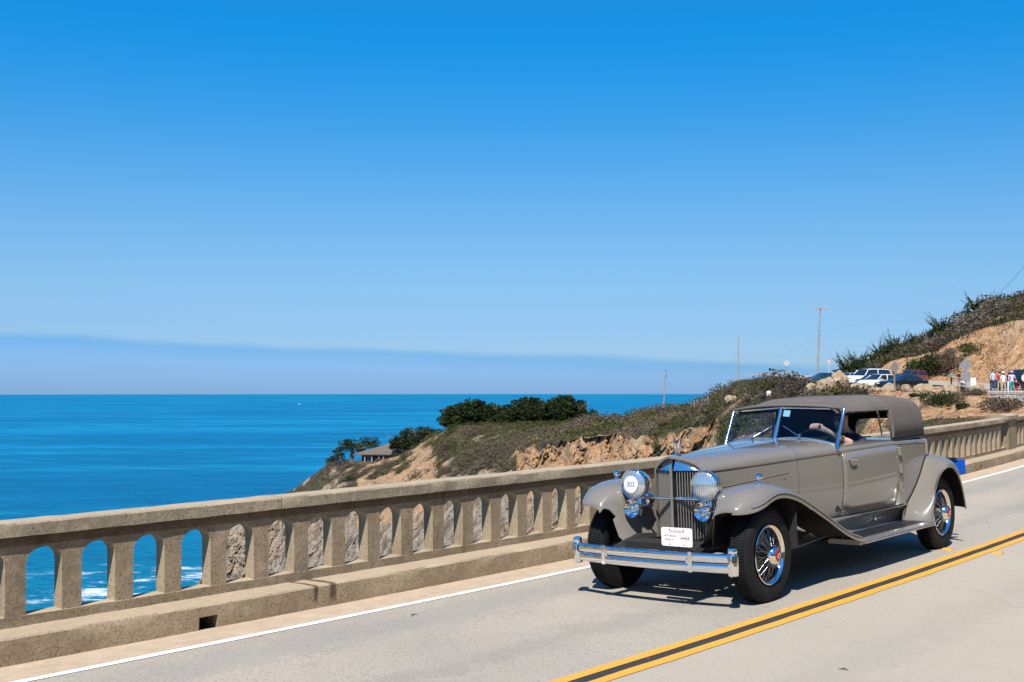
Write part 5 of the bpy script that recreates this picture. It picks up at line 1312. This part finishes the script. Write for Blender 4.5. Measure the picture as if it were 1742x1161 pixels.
# parked modern cars
def paint(name, c, metal=.0): return mat(name, c, rough=.25, coat=1.0, metal=metal)
M['wheel_dark'] = mat('modern_tyre', (.02, .02, .02), rough=.7); M['alloy'] = mat('alloy', (.45, .45, .46), rough=.3, metal=.9); M['lampclear'] = mat('clear_lamp', (.75, .78, .80), rough=.15, coat=1); M['plastic'] = mat('black_plastic', (.02, .02, .022), rough=.5)
def modern_car(name, px, d, yaw, L_, Wc, H_, pm_, label, kind='sedan', z=None):
    """local x = forward"""
    e = empty(name, Vector(((px - 871) / FPX * d, d, (bench_z(px, d) if z is None else z))), yaw); hl = L_ / 2
    if kind == 'sedan':
        top = [(-1, .60), (-.97, .72), (-.72, .76), (-.45, .98), (-.20, 1.0), (.02, .99), (.36, .70), (.80, .62), (.95, .52), (1, .42)]; belt = .66
        gl = (-.70, .40)
    elif kind == 'hatch':
        top = [(-1, .55), (-.98, .70), (-.90, .86), (-.70, .98), (-.3, 1.0), (.10, .98), (.45, .68), (.85, .58), (.96, .48), (1, .40)]; belt = .62; gl = (-.95, .50)
    else:
        top = [(-1, .55), (-.99, .80), (-.95, .97), (-.6, 1.0), (-.1, 1.0), (.20, .98), (.42, .66), (.88, .60), (.97, .52), (1, .40)]; belt = .60; gl = (-.97, .46)
    tx, tz = [t[0] for t in top], [t[1] for t in top]; st = [-1, -.985, -.95, -.9, -.8, -.7, -.55, -.4, -.25, -.1, .05, .2, .35, .5, .65, .8, .9, .95, .985, 1]
    def wfac(t): return 1 - .10 * max(0, abs(t) - .75) ** 2 / .0625
    b = MB(); rows = []; zb_ = lambda t: min(belt, float(np.interp(t, tx, tz))) * H_
    for t in st:
        w = Wc / 2 * wfac(t); zb2 = zb_(t); z0 = .20 + .06 * (abs(t) > .9)
        half = [(.0, z0), (w * .86, z0), (w * .97, z0 + .12), (w, .38), (w * .99, zb2 - .10), (w * .95, zb2 - .02), (w * .86, zb2 + .005), (0, zb2 + .02)]
        rows.append([(t * hl, y, z_) for y, z_ in half] + [(t * hl, -y, z_) for y, z_ in half[-2:0:-1]])
    b.grid(rows, closed=True, cap=True); body = obj('body', b, M[pm_], e, smooth=35)
    b = MB(); rows = []; ng = 16
    for k in range(ng + 1):
        t = lerp(gl[0], gl[1], k / ng); zt_ = float(np.interp(t, tx, tz)) * H_; zb2 = zb_(t); w = Wc / 2 * wfac(t); f_ = max(0., (zt_ - zb2) / (H_ * (1 - belt)))
        wt = lerp(w * .86, w * .72, f_)
        half = [(w * .88, zb2 - .02), (lerp(w * .88, wt, .9), lerp(zb2, zt_, .86)), (wt * .88, lerp(zb2, zt_, .97)), (0, zt_)]
        rows.append([(t * hl, y, z_) for y, z_ in half] + [(t * hl, -y, z_) for y, z_ in half[-2::-1]])
    b.grid(rows, cap=False); obj('cabin_glass', b, M['dark_glass'], e, smooth=40)
    # roof skin and pillars over the glass
    rb = MB(); rows = []; r0, r1 = (gl[0] + .22, .06) if kind == 'sedan' else (gl[0] + .06, .12 if kind == 'hatch' else .22)
    for k in range(11):
        t = lerp(r0, r1, k / 10); zt_ = float(np.interp(t, tx, tz)) * H_; zb2 = zb_(t); w = Wc / 2 * wfac(t); wt = w * .72
        rows.append([(t * hl, y, z_ + .012) for y, z_ in ((wt * 1.03, zt_ - .10), (wt * .9, zt_ - .02), (0, zt_), (-wt * .9, zt_ - .02), (-wt * 1.03, zt_ - .10))])
    rb.grid(rows); obj('roof', rb, M[pm_], e, smooth=40)
    for sgn in (-1, 1):
        for (t0, t1) in ((gl[1] - .02, r1), (lerp(gl[0], gl[1], .50), lerp(gl[0], gl[1], .48)), (gl[0] + .02, r0)):
            w0, w1 = Wc / 2 * .89, Wc / 2 * .745; b = MB(); b.tube([(t0 * hl, sgn * w0, zb_(t0) - .02), (t1 * hl, sgn * w1, float(np.interp(t1, tx, tz)) * H_ - .06)], .045, 6); obj('pillar', b, M[pm_], e)
        for t in (-.60, .62):
            b = MB(); b.lathe([(.11, 0), (.11, .27), (.09, .33), (-.09, .33), (-.11, .27)], (t * hl, sgn * (Wc / 2 - .09), .33), 'y', 20); wv_ = obj('wheel', b, M['wheel_dark'], e, smooth=40)
            b = MB(); b.lathe([(sgn * .112, .0), (sgn * .118, .08), (sgn * .113, .20), (sgn * .10, .23)], (t * hl, sgn * (Wc / 2 - .09), .33), 'y', 20); obj('rim', b, M['alloy'], wv_, smooth=40)
        b = MB(); b.box((hl * .955, sgn * Wc * .355, zb_(.93) - .13), (.10, .17, .065)); obj('headlamp', b, M['lampclear'], e, bevel=.03)
        b = MB(); b.box((-hl * .985, sgn * Wc * .37, zb_(-.95) - .12), (.05, .13, .09)); obj('tail_lamp', b, M['red_enamel'], e, bevel=.02)
        b = MB(); b.box((.30 * hl, sgn * (Wc / 2 + .06), zb_(.3) + .06), (.06, .09, .055)); obj('mirror', b, M[pm_], e, bevel=.02)
    b = MB(); b.box((hl * .985, 0, zb_(.97) - .16), (.03, Wc * .25, .08)); obj('grille', b, M['plastic'], e)
    b = MB(); b.box((hl * .995, 0, .32), (.03, Wc * .40, .08)); obj('lower_intake', b, M['plastic'], e)
    return tag(e, label, 'car', 'cars parked at the lookout')
M['p_white'] = paint('white_paint', (.78, .79, .80)); M['p_black'] = paint('black_paint_car', (.008, .009, .012)); M['p_navy'] = paint('navy_paint', (.012, .03, .085)); M['p_teal'] = paint('teal_paint', (.02, .06, .09)); M['p_maroon'] = paint('maroon_paint', (.16, .03, .035)); M['p_silver'] = paint('silver_blue_paint', (.30, .34, .40))
modern_car('parked_car', 1475, 126, R(210), 6.2, 2.05, 1.98, 'p_white', 'long white van with dark side windows, tallest of the parked cars', 'van')
modern_car('parked_car', 1535, 104, R(207), 4.9, 1.86, 1.42, 'p_black', 'black sedan behind the boulders, nearest the wooden sign post', 'sedan')
modern_car('parked_car', 1493, 111, R(214), 4.4, 1.78, 1.47, 'p_white', 'white hatchback between the black sedan and the white van', 'hatch')
modern_car('parked_car', 1529, 115, R(207), 4.7, 1.82, 1.46, 'p_navy', 'dark blue sedan mostly hidden behind the black sedan', 'sedan')
modern_car('parked_car', 1486, 118, R(214), 4.5, 1.8, 1.5, 'p_teal', 'dark teal car with its windscreen showing in front of the white van', 'hatch')
modern_car('parked_car', 1398, 132, R(200), 4.4, 1.78, 1.45, 'p_teal', 'dark teal car alone by the tall utility pole', 'sedan')
modern_car('parked_car', 1441, 136, R(214), 4.5, 1.8, 1.45, 'p_silver', 'pale blue car seen between the tallest boulder and the white van', 'sedan')
modern_car('parked_car', 1549, 148, R(210), 4.6, 1.85, 1.72, 'p_maroon', 'maroon estate behind the dark blue sedan', 'van')
modern_car('parked_suv', 1737, 100, R(186), 4.9, 1.95, 1.90, 'p_black', 'large black vehicle behind the group of visitors at the foot of the cutting', 'van')

# visitors
CL = {k: mat('cloth_' + k, c, rough=.9, var=.08) for k, c in dict(jeans=(.05, .09, .17), khaki=(.42, .36, .26), white=(.72, .72, .74), paleblue=(.42, .50, .68), red=(.45, .03, .03), black=(.015, .015, .018), lilac=(.58, .48, .66), teal=(.02, .30, .36), maroon=(.14, .02, .05), grey=(.25, .25, .27), pink=(.6, .35, .38), straw=(.62, .48, .28)).items()}
def visitor(px, d, h, shirt, legs, label, yaw=0.0, hat=None, pose=0, hair=(.03, .02, .015), off=0.0):
    k = h / 1.75; z = bench_z(px, d); rr = random.Random(int(px)); st = .10 + .05 * rr.random()
    A = lambda x, y, zz, r: (x * k, y * k, zz * k, r * k)
    pel, chs, nk = A(0, 0, .95, .13), A(0, .01, 1.30, .145), A(0, .0, 1.50, .055)
    a1 = rr.uniform(-.15, .25); fw = rr.uniform(.02, .26)
    chains = [[pel, A(0, 0, 1.10, .125), chs, A(0, 0, 1.42, .10), nk, A(0, -.02, 1.60, .085), A(0, -.015, 1.69, .085)],
              [pel, A(-.09, 0, .88, .095), A(-st, .02 * rr.random(), .50, .065), A(-st, .05, .09, .048), A(-st, -.12, .04, .04)],
              [pel, A(.09, 0, .88, .095), A(st, -.06 * rr.random(), .50, .065), A(st, .0, .09, .048), A(st, -.16, .04, .04)],
              [A(0, 0, 1.42, .10), A(-.18, 0, 1.41, .062), A(-.25, .03, 1.13, .048), A(-.22, -fw, .92 + fw * .6, .036), A(-.21, -fw - .05, .85 + fw * .8, .030)],
              [A(0, 0, 1.42, .10), A(.18, 0, 1.41, .062), A(.26, .03, 1.13, .048), A(.23, -fw * .6, .93 + a1 * .5, .036), A(.22, -fw * .6 - .05, .86 + a1 * .6, .030)]]
    if pose == 1:   # crouching
        def cr(c): x, y, zz, r = c; zz2 = zz - .48 * k * min(1, max(0, (zz / k - .2) / .5)); return (x, y - (.22 * k if zz < .7 * k and zz > .3 * k else 0) + (-.15 * k if zz > 1.3 * k else 0), zz2, r)
        chains = [[cr(c) for c in ch] for ch in chains]
    me_ = skin_figure('person_body', chains, sub=1); me_.materials.clear()
    for mm in (M['skin'], CL[shirt], CL[legs], CL['black']): me_.materials.append(mm)
    dz = .48 * k if pose == 1 else 0
    for p in me_.polygons:
        c = p.center; p.use_smooth = True; zz = (c.z + (dz if c.z > .25 * k else 0)) / k
        if zz > 1.47: p.material_index = 0
        elif zz < .10: p.material_index = 3
        elif zz < .97 and abs(c.x) < .19 * k: p.material_index = 2
        elif abs(c.x) > .19 * k and zz < 1.16: p.material_index = 0
        else: p.material_index = 1
    e = empty('person', Vector(((px - 871) / FPX * d, d, z - .01)), yaw); o = bpy.data.objects.new('body', me_); COL.objects.link(o); o.parent = e
    b = MB(); zt_ = 1.70 * k - dz; yo = -.15 * k if pose == 1 else 0
    if hat: b.lathe([(zt_ + .08, 0), (zt_ + .075, .06), (zt_ + .02, .10), (zt_ - .01, .105), (zt_ - .015, .21), (zt_ - .02, .21), (zt_ - .02, .09)], (0, -.015 + yo, 0), 'z', 18); obj('hat', b, CL[hat], e, smooth=40)
    else: b.lathe([(zt_ + .075, 0), (zt_ + .06, .055), (zt_ + .01, .098), (zt_ - .06, .100), (zt_ - .10, .07)], (0, .01 + yo, 0), 'z', 16); obj('hair', b, mat('hair', hair, rough=.7), e, smooth=60)
    return tag(e, label, 'person')
visitor(1689, 88.5, 1.84, 'paleblue', 'jeans', 'person in a pale blue shirt and blue jeans standing behind the stone wall', yaw=R(20))
visitor(1685.5, 94, 1.62, 'maroon', 'black', 'person in a maroon top half hidden by the one in pale blue', yaw=R(60))
visitor(1700, 95, 1.78, 'red', 'khaki', 'person in a red shirt and khaki trousers in the group', yaw=R(150))
visitor(1706.5, 88.5, 1.70, 'white', 'khaki', 'person in a white top, white hat and khaki trousers behind the wall', yaw=R(10), hat='white')
visitor(1716, 94, 1.70, 'black', 'white', 'person in black top and white trousers in the middle of the group', yaw=R(190))
visitor(1721, 88.5, 1.78, 'lilac', 'teal', 'person in a lilac shirt and pale sun hat with teal trousers', yaw=R(-10), hat='straw')
visitor(1730, 87.5, 1.66, 'maroon', 'red', 'person in dark maroon with red trousers stooping at the wall', yaw=R(-60), pose=1)
visitor(1741, 88, 1.75, 'white', 'black', 'person in a white shirt and black trousers beside the big black vehicle', yaw=R(40))
visitor(1618, 118, 1.66, 'teal', 'black', 'person in a teal top walking along the far road edge', yaw=R(80))
visitor(1631, 112, 1.72, 'black', 'grey', 'person in black standing left of the two-panel sign', yaw=R(30))
visitor(1638.5, 92.5, 1.70, 'white', 'black', 'person in a white top crouching behind the boulders under the sign', yaw=R(-70), pose=1)
# white marker posts and a sail
b = MB(); b.box((0, 0, .5), (.28, .2, .5)); o = obj('marker_block', b, M['white_rock'], bevel=.04); o.location = ((1654 - 871) / FPX * 112, 112, bench_z(1654, 112)); tag(o, 'white block standing at the road edge right of the two-panel sign', 'marker')
b = MB(); b.add([(0, 0, 0), (9, 1.5, 0), (9, -1.5, 0), (-7, 1.8, 0), (-7, -1.8, 0), (9, 1.8, 1.6), (11, 0, 1.8), (9, -1.8, 1.6), (-7, 2, 1.4), (-7, -2, 1.4)], [(4, 2, 1, 3), (3, 1, 5, 8), (1, 6, 5), (1, 2, 6), (2, 7, 6), (2, 4, 9, 7), (4, 3, 8, 9), (5, 6, 7, 9, 8)])
bo = obj('boat', b, M['p_white']); tag(bo, 'tiny white boat far out on the sea', 'boat'); bo.location = ((510 - 871) / FPX * 5600, 5600, SEA - .2); bo.scale = (.8, .8, .8)
b = MB(); b.box((-1, 0, 2.8), (2.6, 1.3, 1.5)); obj('cabin', b, M['p_white'], bo, bevel=.2)

# bits of twig on the asphalt
M['twig'] = mat('dark_twig', (.035, .028, .022), rough=.9)
for (s_, n_, a_, l_, lb) in ((6.35, 7.15, .3, .09, 'dark twig on the lane left of the car, nearer the white line'), (6.9, 3.55, 1.0, .06, 'dark scrap lying on the open lane beside the yellow lines'), (4.0, 5.9, .2, .05, 'tiny dark scrap on the lane ahead of the car')):
    b = MB(); b.tube([(-l_ / 2, 0, .006), (0, .012, .012), (l_ / 2, -.006, .006)], [.002, .004, .002], 6); b.tube([(0, .012, .009), (l_ * .2, .045, .008)], [.004, .002], 5)
    o = obj('twig', b, M['twig'], smooth=60); o.matrix_world = rail_frame(s_, n_) @ Matrix.Rotation(a_, 4, 'Z'); tag(o, lb, 'twig')
